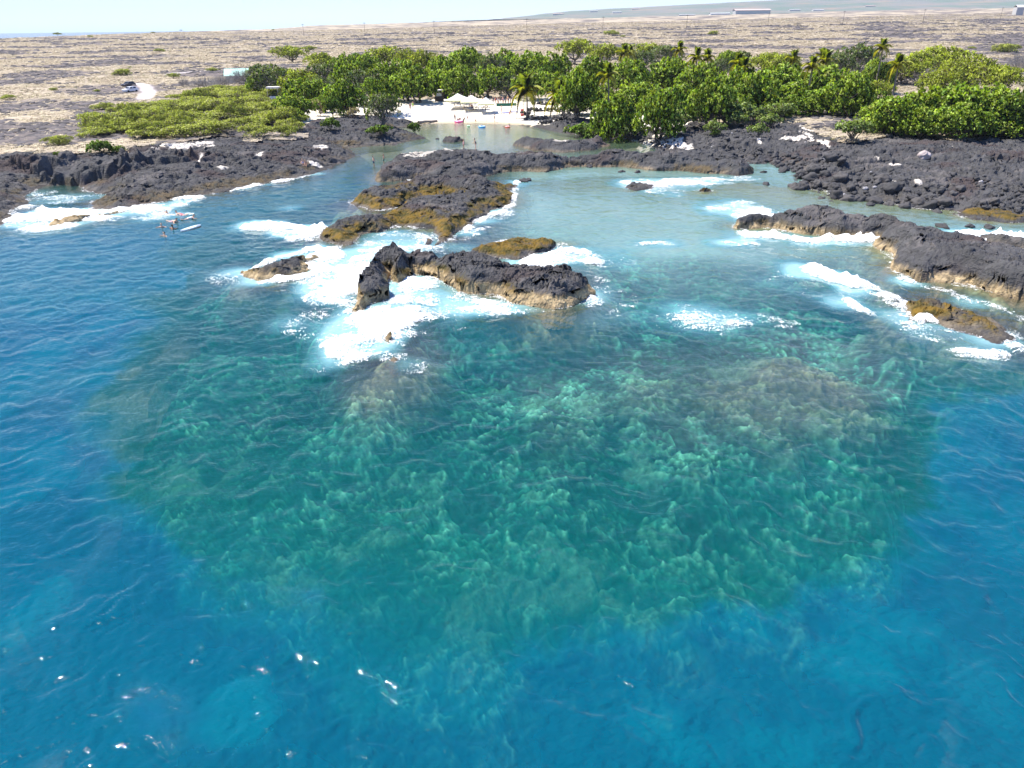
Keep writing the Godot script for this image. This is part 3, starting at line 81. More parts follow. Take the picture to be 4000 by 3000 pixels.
const PEOPLE := [
	[-7.27, -118.2, 1.95, "stand", -1.2, 0.0, 0.86, [0.75, 0.45, 0.5], "suit", "", "girl in pale pink swimwear standing left on the black ridge", ""],
	[-5.31, -117.58, 1.95, "lean", -1.5, 1.0, 1.0, [0.05, 0.1, 0.12], "suit", "", "woman in dark swimsuit leaning forward on the black ridge", ""],
	[-21.5, -115.93, -0.3, "wade", 1.4, 1.0, 1.0, [0.02, 0.05, 0.12], "shorts", "", "bare-chested man in navy shorts wading in the channel", ""],
	[-19.86, -115.98, 0.1, "stand", -1.4, 0.0, 0.9, [0.02, 0.18, 0.16], "shorts", "", "boy in teal shorts standing at the ridge tip in the channel", ""],
	[-31.45, -111.25, 0.9, "sit", 0.6, 1.0, 1.0, [0.4, 0.5, 0.7], "suit", "b", "person in light blue top sitting on the left lava shore", ""],
	[-31.08, -111.41, 0.8, "sit", 0.3, 0.0, 0.95, [0.5, 0.35, 0.25], "shorts", "", "bare-legged person sitting beside the one in light blue", ""],
	[-12.3, -171.52, 0.15, "stand", 1.0, 2.0, 0.95, [0.1, 0.1, 0.15], "shorts", "", "slim bather standing left of the pink ring at the water edge", "bathers at the beach edge"],
	[-11.75, -172.79, 0.1, "sit", 0.4, 2.0, 0.8, [0.5, 0.2, 0.3], "suit", "", "child sitting inside the pink swim ring", "bathers at the beach edge"],
	[-11.21, -172.74, 0.2, "sit", -0.4, 2.0, 0.85, [0.2, 0.1, 0.1], "shorts", "", "child perched on the rim of the pink swim ring", "bathers at the beach edge"],
	[-10.23, -168.33, -0.1, "bend", 1.3, 2.0, 1.0, [0.05, 0.05, 0.08], "shorts", "", "bather bending down right of the pink ring", "bathers at the beach edge"],
	[-9.54, -173.47, 0.2, "stand", 0.3, 2.0, 0.55, [0.3, 0.1, 0.1], "shorts", "", "small child standing on the sand right of the bending bather", "bathers at the beach edge"],
	[-7.64, -171.5, 0.1, "sit", 0.3, 1.0, 0.6, [0.6, 0.6, 0.2], "shorts", "", "toddler sitting at the sand edge in yellow", "bathers at the beach edge"],
	[-5.19, -170.82, 0.05, "stand", 2.0, 1.0, 0.55, [0.6, 0.6, 0.2], "shorts", "", "toddler standing at the water line left of the lone woman", "bathers at the beach edge"],
	[-3.16, -169.31, 0.1, "stand", -1.5, 0.0, 1.0, [0.03, 0.03, 0.05], "suit", "", "woman in black swimsuit standing alone at the water edge", "bathers at the beach edge"],
	[-5.85, -161.98, 0.12, "float", 0.5, 2.0, 0.9, [0.1, 0.1, 0.15], "shorts", "", "bather holding the blue ring in the lagoon", "bathers at the beach edge"],
	[-0.43, -162.05, 0.05, "swim", 1.5, 0.0, 0.9, [0.6, 0.1, 0.08], "suit", "", "swimmer in red lying in the lagoon shallows", "bathers at the beach edge"],
	[0.17, -162.41, 0.0, "float", -1.0, 1.0, 0.8, [0.7, 0.6, 0.4], "suit", "b", "child with pale hat beside the swimmer in red", "bathers at the beach edge"],
	[6.06, -169.69, 0.15, "sit", 1.0, 1.0, 0.7, [0.7, 0.7, 0.1], "shorts", "", "small child in yellow at the right end of the beach", "bathers at the beach edge"],
	[4.64, -171.59, 0.15, "sit", 0.2, 2.0, 0.7, [0.2, 0.2, 0.3], "shorts", "", "child crouching on the sand near the palm stones", "bathers at the beach edge"],
	[-23.82, -183.0, 99.0, "stand", 0.5, 0.0, 1.05, [0.12, 0.1, 0.12], "suit", "", "person in dark clothes under the trees left of the canopies", "people in the shade under the trees"],
	[-23.55, -186.36, 99.0, "stand", -0.5, 0.0, 1.0, [0.25, 0.6, 0.05], "suit", "", "person in lime green shirt under the trees", "people in the shade under the trees"],
	[-9.61, -190.29, 99.0, "stand", 2.5, 1.0, 1.05, [0.6, 0.2, 0.1], "suit", "", "person in orange top beside the middle canopy", "people in the shade under the trees"],
	[-9.16, -188.04, 99.0, "sit", 0.2, 0.0, 1.0, [0.6, 0.03, 0.03], "suit", "", "person in red sitting below the middle canopy", "people in the shade under the trees"],
	[-5.79, -190.86, 99.0, "stand", 1.0, 0.0, 1.0, [0.06, 0.12, 0.5], "suit", "", "person in blue under the right canopy", "people in the shade under the trees"],
	[-6.58, -193.65, 99.0, "stand", -1.0, 2.0, 1.0, [0.4, 0.05, 0.07], "suit", "", "person in crimson behind the right canopy", "people in the shade under the trees"],
	[-1.73, -177.97, 99.0, "stand", 1.5, 1.0, 1.08, [0.75, 0.75, 0.75], "suit", "b", "person in white walking in front of the green barrier", "people in the shade under the trees"],
	[0.23, -174.61, 99.0, "bend", 0.5, 0.0, 0.95, [0.5, 0.15, 0.15], "shorts", "", "person stooping at the sand before the green barrier", "people in the shade under the trees"],
	[-3.9, -195.89, 99.0, "stand", 0.0, 0.0, 0.95, [0.05, 0.06, 0.1], "suit", "", "person in navy standing in the crowd behind the green barrier", "people in the shade under the trees"],
	[-3.32, -194.22, 99.0, "stand", 2.3, 2.0, 0.97, [0.4, 0.06, 0.06], "suit", "", "person in red standing in the crowd behind the green barrier", "people in the shade under the trees"],
	[-2.77, -193.09, 99.0, "stand", 4.6, 1.0, 0.99, [0.1, 0.12, 0.3], "suit", "", "person in blue standing in the crowd behind the green barrier", "people in the shade under the trees"],
	[-2.56, -191.97, 99.0, "stand", 0.6999999999999993, 0.0, 1.01, [0.6, 0.6, 0.6], "suit", "", "person in white standing in the crowd behind the green barrier", "people in the shade under the trees"],
	[-2.05, -195.34, 99.0, "stand", 2.999999999999999, 2.0, 1.03, [0.05, 0.05, 0.05], "suit", "", "person in black standing in the crowd behind the green barrier", "people in the shade under the trees"],
	[-1.5, -194.21, 99.0, "stand", 5.3, 1.0, 0.95, [0.35, 0.1, 0.2], "suit", "", "person in plum standing in the crowd behind the green barrier", "people in the shade under the trees"],
	[-1.3, -193.09, 99.0, "stand", 1.3999999999999986, 0.0, 0.97, [0.1, 0.25, 0.4], "suit", "", "person in light blue standing in the crowd behind the green barrier", "people in the shade under the trees"],
	[-0.76, -191.42, 99.0, "stand", 3.6999999999999975, 2.0, 0.99, [0.2, 0.2, 0.25], "suit", "", "person in grey standing in the crowd behind the green barrier", "people in the shade under the trees"],
	[-0.22, -195.33, 99.0, "stand", 5.999999999999998, 1.0, 1.01, [0.5, 0.3, 0.1], "suit", "", "person in orange standing in the crowd behind the green barrier", "people in the shade under the trees"],
	[-0.03, -193.67, 99.0, "stand", 2.0999999999999988, 0.0, 1.03, [0.08, 0.1, 0.2], "suit", "", "person in dark blue standing in the crowd behind the green barrier", "people in the shade under the trees"],
	[0.51, -192.54, 99.0, "stand", 4.3999999999999995, 2.0, 0.95, [0.3, 0.3, 0.32], "suit", "", "person in pale grey standing in the crowd behind the green barrier", "people in the shade under the trees"],
	[1.04, -191.41, 99.0, "stand", 0.49999999999999645, 1.0, 0.97, [0.02, 0.02, 0.03], "suit", "", "person in jet black standing in the crowd behind the green barrier", "people in the shade under the trees"],
	[-41.24, -84.73, 0.02, "swim", 0.9, 1.0, 1.0, [0.5, 0.1, 0.1], "shorts", "", "snorkeller with pink back swimming nearest the foam", "swimmers by the left shore"],
	[-38.91, -83.92, 0.02, "swim", -1.9, 1.0, 1.0, [0.55, 0.12, 0.15], "shorts", "", "reddish swimmer lying face down right of the foam", "swimmers by the left shore"],
	[-37.18, -81.8, 0.02, "swim", 2.2, 1.0, 1.0, [0.75, 0.75, 0.75], "suit", "", "swimmer in white beside the paddle board", "swimmers by the left shore"],
	[-38.48, -80.57, 0.02, "swim", 1.1, 1.0, 1.05, [0.6, 0.4, 0.4], "shorts", "", "long pale swimmer in the middle of the group", "swimmers by the left shore"],
	[-38.64, -78.09, 0.12, "float", 0.2, 1.0, 1.0, [0.3, 0.1, 0.1], "shorts", "", "upright bather with dark hair left in the group", "swimmers by the left shore"],
	[-37.18, -77.41, 0.12, "float", 2.8, 2.0, 1.0, [0.1, 0.1, 0.15], "shorts", "", "upright bather with dark shoulders below the long swimmer", "swimmers by the left shore"],
	[-36.64, -74.29, 0.12, "float", -0.6, 1.0, 1.0, [0.3, 0.1, 0.1], "shorts", "", "bather with sunburnt shoulders lowest in the group", "swimmers by the left shore"]]
const CANOPIES := [[-12.49, -187.02, 2.6], [-9.05, -183.66, 2.45], [-5.4, -180.3, 1.9]]
const TABLES := [[-12.9, -190.85], [-10.42, -188.05], [-8.35, -185.26], [-5.63, -185.24]]
const KIOSK := [-18.31, -200.96]
const HUT := [-62.59, -203.78]
const GREENROOF := [-90.06, -256.95]
const BARRIER := [-0.54, -189.17]
const MATS := [[-0.64, -179.08], [1.45, -179.65]]
const COOLERS := [[3.12, -174.59], [3.23, -180.76]]
const LOGS := [[-20.33, -168.24, -16.36, -171.45], [-35.64, -172.53, -31.34, -170.26]]
const FLOATS := [[-11.42, -171.0, 1.05, 0.75, 0.08, 0.25, "large pink and white swim ring at the water edge"], [-5.83, -161.36, 0.8, 0.05, 0.35, 0.7, "blue swim ring in the lagoon shallows"], [-0.33, -160.84, 0.55, 0.75, 0.1, 0.06, "small red float in the lagoon shallows"], [-8.82, -163.22, 0.4, 0.3, 0.7, 0.35, "small pale green float near the bending bather"]]
const BOARD := [-35.06, -77.2, 1.171]
const CARS := [[-113.41, -229.75, 1.1, 0.75, 0.76, 0.78, "white car parked beside the pale track on the left"], [-122.8, -248.41, 1.25, 0.05, 0.045, 0.05, "dark car parked behind the white car"], [-511.86, -1241.26, 0.1, 0.7, 0.72, 0.74, "white van far away on the plain near the sea horizon"]]
const POLES := [[-201.4, -780.0, 12.5, 0.0], [-140.9, -780.0, 12.5, 0.0], [-72.5, -780.0, 12.5, 0.0], [18.8, -780.0, 12.5, 0.0], [93.7, -780.0, 12.5, 0.0], [176.3, -780.0, 12.5, 0.0], [256.2, -780.0, 12.5, 0.0], [329.9, -780.0, 12.5, 0.0], [408.6, -780.0, 12.5, 0.0], [484.3, -780.0, 12.5, 0.0]]
const FARHOUSES := [[-56.5, -4600.0, 50.0, 4.8, 20.0, "first small pale house from left on the hazy slope"],
	[274.2, -4300.0, 60.0, 5.4, 20.0, "second small pale house from left on the hazy slope"],
	[484.4, -4500.0, 45.0, 4.8, 20.0, "third small pale house from left on the hazy slope"],
	[547.7, -4000.0, 45.0, 4.8, 20.0, "fourth small pale house from left on the hazy slope"],
	[737.3, -4600.0, 45.0, 4.8, 20.0, "fifth small pale house from left on the hazy slope"],
	[674.6, -3000.0, 60.0, 4.2, 20.0, "sixth small pale house from left on the hazy slope"],
	[771.1, -2900.0, 70.0, 7.0, 30.0, "low white shed left of the long warehouse"],
	[886.6, -2900.0, 125.0, 15.0, 40.0, "long white warehouse on the far slope"],
	[1222.1, -3400.0, 45.0, 4.8, 20.0, "seventh small pale house from left on the hazy slope"],
	[1282.8, -3300.0, 45.0, 4.2, 20.0, "eighth small pale house from left on the hazy slope"],
	[1630.9, -3600.0, 45.0, 4.8, 20.0, "ninth small pale house from left on the hazy slope"],
	[640.9, -1000.0, 9.0, 9.0, 8.0, "small white building on the plain at the far right"]]

class Field:
	var x0: float
	var z0: float
	var c: float
	var nx: int
	var nz: int
	var d := PackedFloat32Array()
	func _init(a: float, b: float, x1: float, z1: float, cell: float) -> void:
		x0 = a; z0 = b; c = cell
		nx = int(ceil((x1 - a) / cell)) + 1
		nz = int(ceil((z1 - b) / cell)) + 1
		d.resize(nx * nz)
	func at(x: float, z: float) -> float:
		var fx := clampf((x - x0) / c, 0.0, nx - 1.001)
		var fz := clampf((z - z0) / c, 0.0, nz - 1.001)
		var i := int(fx)
		var j := int(fz)
		var k := j * nx + i
		fx -= i
		fz -= j
		return lerpf(lerpf(d[k], d[k + 1], fx), lerpf(d[k + nx], d[k + nx + 1], fx), fz)
	func raster(p: Array) -> void:
		var n := p.size() / 2
		for j in nz:
			var z := z0 + j * c + 0.0137
			var xs: Array[float] = []
			for k in n:
				var m := (k + 1) % n
				var za: float = p[2 * k + 1]
				var zb: float = p[2 * m + 1]
				if (za > z) != (zb > z):
					xs.append(p[2 * k] + (z - za) / (zb - za) * (p[2 * m] - p[2 * k]))
			xs.sort()
			for q in range(0, xs.size() - 1, 2):
				var ia := maxi(0, int(ceil((xs[q] - x0) / c)))
				var ib := mini(nx - 1, int(floor((xs[q + 1] - x0) / c)))
				for i in range(ia, ib + 1):
					d[j * nx + i] = 1.0
	func chamfer() -> void:
		var a := PackedFloat32Array()
		var b := PackedFloat32Array()
		a.resize(nx * nz)
		b.resize(nx * nz)
		for k in nx * nz:
			a[k] = 1e4 if d[k] > 0.5 else 0.0
			b[k] = 0.0 if d[k] > 0.5 else 1e4
		for f: PackedFloat32Array in [a, b]:
			for j in nz:
				for i in nx:
					var k := j * nx + i
					var v := f[k]
					if v == 0.0:
						continue
					if i > 0:
						v = minf(v, f[k - 1] + 1.0)
					if j > 0:
						v = minf(v, f[k - nx] + 1.0)
						if i > 0:
							v = minf(v, f[k - nx - 1] + 1.41)
						if i < nx - 1:
							v = minf(v, f[k - nx + 1] + 1.41)
					f[k] = v
			for jj in nz:
				var j := nz - 1 - jj
				for ii in nx:
					var i := nx - 1 - ii
					var k := j * nx + i
					var v := f[k]
					if v == 0.0:
						continue
					if i < nx - 1:
						v = minf(v, f[k + 1] + 1.0)
					if j < nz - 1:
						v = minf(v, f[k + nx] + 1.0)
						if i < nx - 1:
							v = minf(v, f[k + nx + 1] + 1.41)
						if i > 0:
							v = minf(v, f[k + nx - 1] + 1.41)
					f[k] = v
			if f == a:
				a = f
			else:
				b = f
		for k in nx * nz:
			d[k] = (a[k] - b[k]) * c + (-0.5 * c if a[k] > 0.0 else 0.5 * c)

var rng := RandomNumberGenerator.new()
var taken := {}
var nz_a: FastNoiseLite
var nz_b: FastNoiseLite
var nz_c: FastNoiseLite
var nz_v: FastNoiseLite
var nz_w: FastNoiseLite
var nz_r: FastNoiseLite
var landF: Field
var vegF: Field
var sandF: Field
var shoreF: Field
var reefF: Field
var bathF: Field
var foamF: Field
var aerF: Field
var lava_mat: StandardMaterial3D
var mats := {}

func noise(kind: int, freq: float, sd: int, oct := 1) -> FastNoiseLite:
	var n := FastNoiseLite.new()
	n.noise_type = kind as FastNoiseLite.NoiseType
	n.frequency = freq
	n.seed = sd
	n.fractal_type = FastNoiseLite.FRACTAL_FBM if oct > 1 else FastNoiseLite.FRACTAL_NONE
	n.fractal_octaves = oct
	return n

func lin(r: float, g: float, b: float) -> Color:
	return Color(r, g, b).linear_to_srgb()

func mat(r: float, g: float, b: float, rough := 0.9) -> StandardMaterial3D:
	var key := "%f %f %f %f" % [r, g, b, rough]
	if not mats.has(key):
		var m := StandardMaterial3D.new()
		m.albedo_color = lin(r, g, b)
		m.roughness = rough
		mats[key] = m
	return mats[key]

func vmat(rough := 0.9) -> StandardMaterial3D:
	var m := StandardMaterial3D.new()
	m.vertex_color_use_as_albedo = true
	m.vertex_color_is_srgb = true
	m.roughness = rough
	return m

func numbered(n: String) -> String:
	taken[n] = taken.get(n, -1) + 1
	return n if taken[n] == 0 else "%s_%03d" % [n, taken[n]]

func thing(called: String, label: String, category: String, at := Vector3.ZERO, turn := 0.0, group := "") -> Node3D:
	var o := Node3D.new()
	o.name = numbered(called)
	add_child(o)
	o.position = at
	o.rotation.y = turn
	tag(o, label, category, group)
	return o

func tag(o: Node3D, label: String, category: String, group := "") -> void:
	o.set_meta("label", label)
	o.set_meta("category", category)
	if group != "":
		o.set_meta("group", group)

func obj(called: String, mesh: Mesh, m: Material, parent: Node3D = null) -> MeshInstance3D:
	var o := MeshInstance3D.new()
	o.mesh = mesh
	if m:
		o.material_override = m
	if parent == null:
		o.name = numbered(called)
		add_child(o)
	else:
		o.name = called
		parent.add_child(o, true)
	return o

func struct(called: String, mesh: Mesh, m: Material, label := "") -> MeshInstance3D:
	var o := obj(called, mesh, m)
	o.set_meta("kind", "structure")
	if label != "":
		o.set_meta("label", label)
	return o

func dup(root: Node3D, at: Vector3, turn: float, label: String, group := "") -> Node3D:
	var r: Node3D = root.duplicate()
	r.name = numbered(String(root.get_meta("base_name", root.name)))
	add_child(r)
	r.position = at
	r.rotation.y = turn
	r.set_meta("label", label)
	if group != "":
		r.set_meta("group", group)
	elif r.has_meta("group"):
		r.remove_meta("group")
	return r

func enc(c: Color) -> Color:
	return Color(pow(maxf(c.r, 0.0), 0.4545), pow(maxf(c.g, 0.0), 0.4545), pow(maxf(c.b, 0.0), 0.4545), c.a)

# a mesh from a grid of points; keep holds 1 for each cell that is drawn
func grid_mesh(nx: int, nz: int, pos: PackedVector3Array, col: PackedColorArray, keep: PackedByteArray, uv := PackedVector2Array()) -> ArrayMesh:
	var nor := PackedVector3Array()
	nor.resize(nx * nz)
	for j in nz:
		var ja := maxi(j - 1, 0) * nx
		var jb := mini(j + 1, nz - 1) * nx
		for i in nx:
			var u := pos[j * nx + mini(i + 1, nx - 1)] - pos[j * nx + maxi(i - 1, 0)]
			var v := pos[jb + i] - pos[ja + i]
			var q := u.cross(v)
			nor[j * nx + i] = (q if q.y > 0.0 else -q).normalized()
	var flip := (pos[1] - pos[0]).cross(pos[nx] - pos[0]).y > 0.0
	var map := PackedInt32Array()
	map.resize(nx * nz)
	map.fill(-1)
	var p := PackedVector3Array()
	var n := PackedVector3Array()
	var c := PackedColorArray()
	var t := PackedVector2Array()
	var ix := PackedInt32Array()
	var has_uv := uv.size() > 0
	var has_col := col.size() > 0
	for j in nz - 1:
		for i in nx - 1:
			var k := j * nx + i
			if keep.size() > 0 and keep[k] == 0:
				continue
			for q in [k, k + 1, k + nx, k + nx + 1]:
				if map[q] < 0:
					map[q] = p.size()
					p.append(pos[q])
					n.append(nor[q])
					if has_col:
						c.append(enc(col[q]))
					if has_uv:
						t.append(uv[q])
			var a := map[k]
			var b := map[k + 1]
			var e := map[k + nx]
			var f := map[k + nx + 1]
			if flip:
				ix.append_array(PackedInt32Array([a, e, b, b, e, f]))
			else:
				ix.append_array(PackedInt32Array([a, b, e, b, f, e]))
	var arr := []
	arr.resize(Mesh.ARRAY_MAX)
	arr[Mesh.ARRAY_VERTEX] = p
	arr[Mesh.ARRAY_NORMAL] = n
	if has_col:
		arr[Mesh.ARRAY_COLOR] = c
	if has_uv:
		arr[Mesh.ARRAY_TEX_UV] = t
	arr[Mesh.ARRAY_INDEX] = ix
	var m := ArrayMesh.new()
	m.add_surface_from_arrays(Mesh.PRIMITIVE_TRIANGLES, arr)
	return m

func soup(p: PackedVector3Array, n: PackedVector3Array, c := PackedColorArray()) -> ArrayMesh:
	var arr := []
	arr.resize(Mesh.ARRAY_MAX)
	arr[Mesh.ARRAY_VERTEX] = p
	arr[Mesh.ARRAY_NORMAL] = n
	if c.size() > 0:
		arr[Mesh.ARRAY_COLOR] = c
	var m := ArrayMesh.new()
	m.add_surface_from_arrays(Mesh.PRIMITIVE_TRIANGLES, arr)
	return m

# ---------------------------------------------------------------- heights
func slope(t: float) -> float:
	var k := [-0.9, 0.0165, -0.72, 0.0165, -0.3, 0.0145, 0.0, 0.0193, 0.36, 0.024, 0.72, 0.0285, 0.95, 0.031]
	t = clampf(t, -0.9, 0.95)
	for i in range(0, 12, 2):
		if t <= k[i + 2]:
			return lerpf(k[i + 1], k[i + 3], (t - k[i]) / (k[i + 2] - k[i]))
	return 0.031

func crack(x: float, z: float, f: float, w: float) -> float:
	return smoothstep(0.0, w, nz_c.get_noise_2d(x * f, z * f) + 1.0)

func lava_relief(x: float, z: float) -> float:
	var wx := x + 1.6 * nz_w.get_noise_2d(x, z) + 0.35 * nz_w.get_noise_2d(x * 4.0 + 50.0, z * 4.0)
	var wz := z + 1.6 * nz_w.get_noise_2d(x + 91.0, z - 37.0) + 0.35 * nz_w.get_noise_2d(x * 4.0, z * 4.0 + 70.0)
	var h := 0.36 * nz_a.get_noise_2d(wx * 0.7, wz)
	h += 0.3 * nz_v.get_noise_2d(wx * 0.22, wz * 0.36)
	h += 0.2 * nz_v.get_noise_2d(wx * 0.7 + 300.0, wz * 1.0)
	h -= 0.5 * (1.0 - crack(wx, wz * 1.4, 0.3, 0.1))
	h -= 0.28 * (1.0 - crack(wx + 40.0, wz * 1.5, 0.8, 0.14))
	h -= 0.12 * (1.0 - crack(wx + 80.0, wz * 1.4, 2.2, 0.25))
	h += 0.1 * absf(nz_b.get_noise_2d(x * 0.9, z * 1.3))
	return h

func rough_at(x: float, h: float, z: float) -> Vector3:
	# steep faces are pushed in and out so that they break into blocks
	var k := smoothstep(-0.3, 0.3, h)
	var a := 0.22 * nz_v.get_noise_3d(x * 0.8, h * 1.5, z * 0.8 + 31.0) + 0.22 * nz_w.get_noise_3d(x * 1.4, h * 3.5, z * 1.4)
	var b := 0.22 * nz_v.get_noise_3d(x * 0.8 + 17.0, h * 1.5, z * 0.8) + 0.22 * nz_w.get_noise_3d(x * 1.4 + 60.0, h * 3.5, z * 1.4)
	return Vector3(x + a * k * 0.7, h, z + b * k * 0.7)

func land_h(x: float, z: float) -> float:
	var far := 2.4 + slope(x / maxf(-z, 1.0)) * clampf(-z - 200.0, 0.0, 1400.0)
	if z < -214.0 or absf(x) > 128.0:
		return far
	var d := landF.at(x, z)
	var s := clampf(sandF.at(x, z) / 3.0 + 0.5, 0.0, 1.0)
	var hl := 2.4 * (1.0 - exp(-maxf(d, 0.0) / 5.0))
	var hs := 2.4 * (1.0 - exp(-maxf(d, 0.0) / 20.0))
	var h := lerpf(hl, hs, s)
	if d < 0.0:
		h = maxf(d * lerpf(0.7, 0.16, s), -1.8)
	return h + far - 2.4

func lava_land(x: float, z: float) -> float:
	var d := landF.at(x, z)
	var v := vegF.at(x, z)
	var k := smoothstep(-0.6, 2.2, d) * (1.0 - smoothstep(-0.5, 1.5, v)) * (1.0 - smoothstep(-1.5, 0.8, sandF.at(x, z)))
	var h := land_h(x, z) + lava_relief(x, z) * (0.1 + 0.62 * k)
	for b in BLUFFS:
		var r := Vector2((x - b[0]) / b[2], (z - b[1]) / b[3]).length() + 0.22 * nz_w.get_noise_2d(x * 1.5, z * 1.5)
		h += b[4] * (1.0 - smoothstep(0.72, 0.98, r))
	return h

func wave(x: float, z: float, cell: float) -> float:
	var dx := x
	var dz := z - 45.0
	var r := sqrt(dx * dx + dz * dz)
	var th := atan2(dx, -dz) * 80.0
	var wr := r + 1.3 * nz_w.get_noise_2d(x * 0.5, z * 0.5) + 0.5 * nz_w.get_noise_2d(x * 1.5, z * 1.5)
	var g := clampf(0.6 + 1.3 * nz_a.get_noise_2d(x * 0.7 + 13.0, z * 0.9), 0.05, 1.6)
	var g2 := clampf(0.6 + 1.5 * nz_r.get_noise_2d(x * 0.5 + 90.0, z * 0.7), 0.0, 1.7)
	var w := g * (0.035 * sin(wr * 0.9 + th * 0.12 + 0.4) + 0.026 * sin(wr * 1.5 - th * 0.3 + 2.1))
	if cell < 0.7:
		w += g2 * (0.02 * sin(wr * 2.4 + th * 0.6 + 4.0) + 0.015 * sin(wr * 3.3 - th * 0.9))
	if cell < 0.45:
		w += g * (0.011 * sin(wr * 4.6 + th * 1.5 + 1.0) + 0.009 * sin(wr * 6.1 - th * 1.7 + 5.0))
	if cell < 0.24:
		w += g2 * (0.006 * sin(wr * 8.9 + th * 2.9) + 0.005 * sin(wr * 11.0 - th * 3.0 + 3.0))
	var n := 0.04 * nz_r.get_noise_2d(x * 0.8 + 17.0, z * 1.1) + 0.012 * nz_r.get_noise_2d(x * 2.6, z * 3.4 + 40.0)
	var calm := lerpf(1.0, 0.3, smoothstep(-96.0, -118.0, z))
	n += 0.044 * nz_r.get_noise_2d(th * 0.8, wr * 2.0) + 0.026 * nz_r.get_noise_2d(th * 1.9 + 40.0, wr * 4.4)
	if cell < 0.16:
		n += 0.011 * nz_r.get_noise_2d(th * 4.5 - 20.0, wr * 10.0)
	return (w * 0.6 + n) * calm

func hwid(z: float) -> float:
	return 10.0 + 0.8 * absf(z)

func depth_at(x: float, z: float) -> float:
	var d := bathF.at(x, z)
	var sh := -shoreF.at(x, z)
	if sh < 5.0:
		d = minf(d, 0.15 + sh * 0.55 + 0.25 * sh * clampf(d / 6.0, 0.0, 1.5))
	var out := -reefF.at(x, z) + 4.5 * nz_a.get_noise_2d(x * 0.33 + 8.0, z * 0.33) + 2.0 * nz_a.get_noise_2d(x * 0.9, z * 0.9) + 0.8 * nz_r.get_noise_2d(x * 1.5, z * 1.5)
	if out > 0.0:
		d += 5.5 * smoothstep(0.0, 3.0, out) * clampf((-50.0 - z) / -30.0 + 0.6, 0.25, 1.0)
	var lag := smoothstep(-112.0, -140.0, z)
	d = lerpf(d, minf(d, clampf(0.15 + (z + 168.0) * 0.024, 0.12, 1.3)), lag)
	return d

func make_fields() -> void:
	nz_a = noise(FastNoiseLite.TYPE_SIMPLEX_SMOOTH, 0.16, 3, 3)
	nz_b = noise(FastNoiseLite.TYPE_SIMPLEX_SMOOTH, 0.9, 5, 3)
	nz_c = noise(FastNoiseLite.TYPE_CELLULAR, 1.0, 11)
	nz_c.cellular_return_type = FastNoiseLite.RETURN_DISTANCE2_SUB
	nz_v = noise(FastNoiseLite.TYPE_CELLULAR, 1.0, 23)
	nz_v.cellular_return_type = FastNoiseLite.RETURN_CELL_VALUE
	nz_w = noise(FastNoiseLite.TYPE_SIMPLEX, 0.35, 31)
	nz_r = noise(FastNoiseLite.TYPE_SIMPLEX_SMOOTH, 0.45, 41, 2)
	landF = Field.new(-130, -216, 130, -40, 0.5)
	landF.raster(LAND)
	landF.chamfer()
	vegF = Field.new(-130, -216, 130, -60, 1.0)
	vegF.raster(VEG)
	vegF.chamfer()
	sandF = Field.new(-130, -216, 130, -60, 1.0)
	sandF.raster(SAND)
	sandF.chamfer()
	shoreF = Field.new(-130, -216, 130, -8, 0.5)
	shoreF.raster(LAND)
	for r in ROCKS:
		shoreF.raster(r.p)
	shoreF.chamfer()
	reefF = Field.new(-130, -216, 130, -8, 1.0)
	reefF.raster(REEF)
	reefF.chamfer()
	bathF = Field.new(-130, -216, 130, -8, 2.0)
	for j in bathF.nz:
		for i in bathF.nx:
			var x := bathF.x0 + i * 2.0
			var z := bathF.z0 + j * 2.0
			var s := 0.0
			var t := 0.0
			for k in range(0, BATHY.size(), 3):
				var q: float = (x - BATHY[k]) * (x - BATHY[k]) + (z - BATHY[k + 1]) * (z - BATHY[k + 1]) + 1.0
				var w := 1.0 / (q * sqrt(q))
				s += w
				t += w * BATHY[k + 2]
			bathF.d[j * bathF.nx + i] = t / s
	foamF = Field.new(-100, -150, 100, -20, 0.25)
	for k in range(0, FOAM.size(), 5):
		var cx: float = FOAM[k]
		var cz: float = FOAM[k + 1]
		var rx: float = FOAM[k + 2] * 1.35
		var rz: float = FOAM[k + 3] * 1.35
		for j in range(maxi(0, int((cz - rz - foamF.z0) / 0.25)), mini(foamF.nz, int((cz + rz - foamF.z0) / 0.25) + 2)):
			for i in range(maxi(0, int((cx - rx - foamF.x0) / 0.25)), mini(foamF.nx, int((cx + rx - foamF.x0) / 0.25) + 2)):
				var x := foamF.x0 + i * 0.25
				var z := foamF.z0 + j * 0.25
				var q := Vector2((x - cx) / rx, (z - cz) / rz).length() + 0.3 * nz_a.get_noise_2d(x * 3.0, z * 3.0)
				var f: float = FOAM[k + 4] * (1.0 - smoothstep(0.45, 1.0, q))
				var a := j * foamF.nx + i
				foamF.d[a] = maxf(foamF.d[a], f) + 0.25 * minf(foamF.d[a], f)
	var im := Image.create_from_data(foamF.nx, foamF.nz, false, Image.FORMAT_RF, foamF.d.to_byte_array())
	im.resize(foamF.nx / 10, foamF.nz / 10, Image.INTERPOLATE_TRILINEAR)
	im.resize(foamF.nx / 4, foamF.nz / 4, Image.INTERPOLATE_CUBIC)
	aerF = Field.new(-100, -150, 100, -20, 1.0)
	aerF.nx = im.get_width()
	aerF.nz = im.get_height()
	aerF.c = 200.0 / aerF.nx
	aerF.d = im.get_data().to_float32_array()

# ---------------------------------------------------------------- water
func rows_to(z0: float, z1: float, a: float, b: float) -> PackedFloat32Array:
	var r := PackedFloat32Array()
	var z := z0
	while z > z1:
		r.append(z)
		z -= a + b * absf(z)
	r.append(z1)
	return r

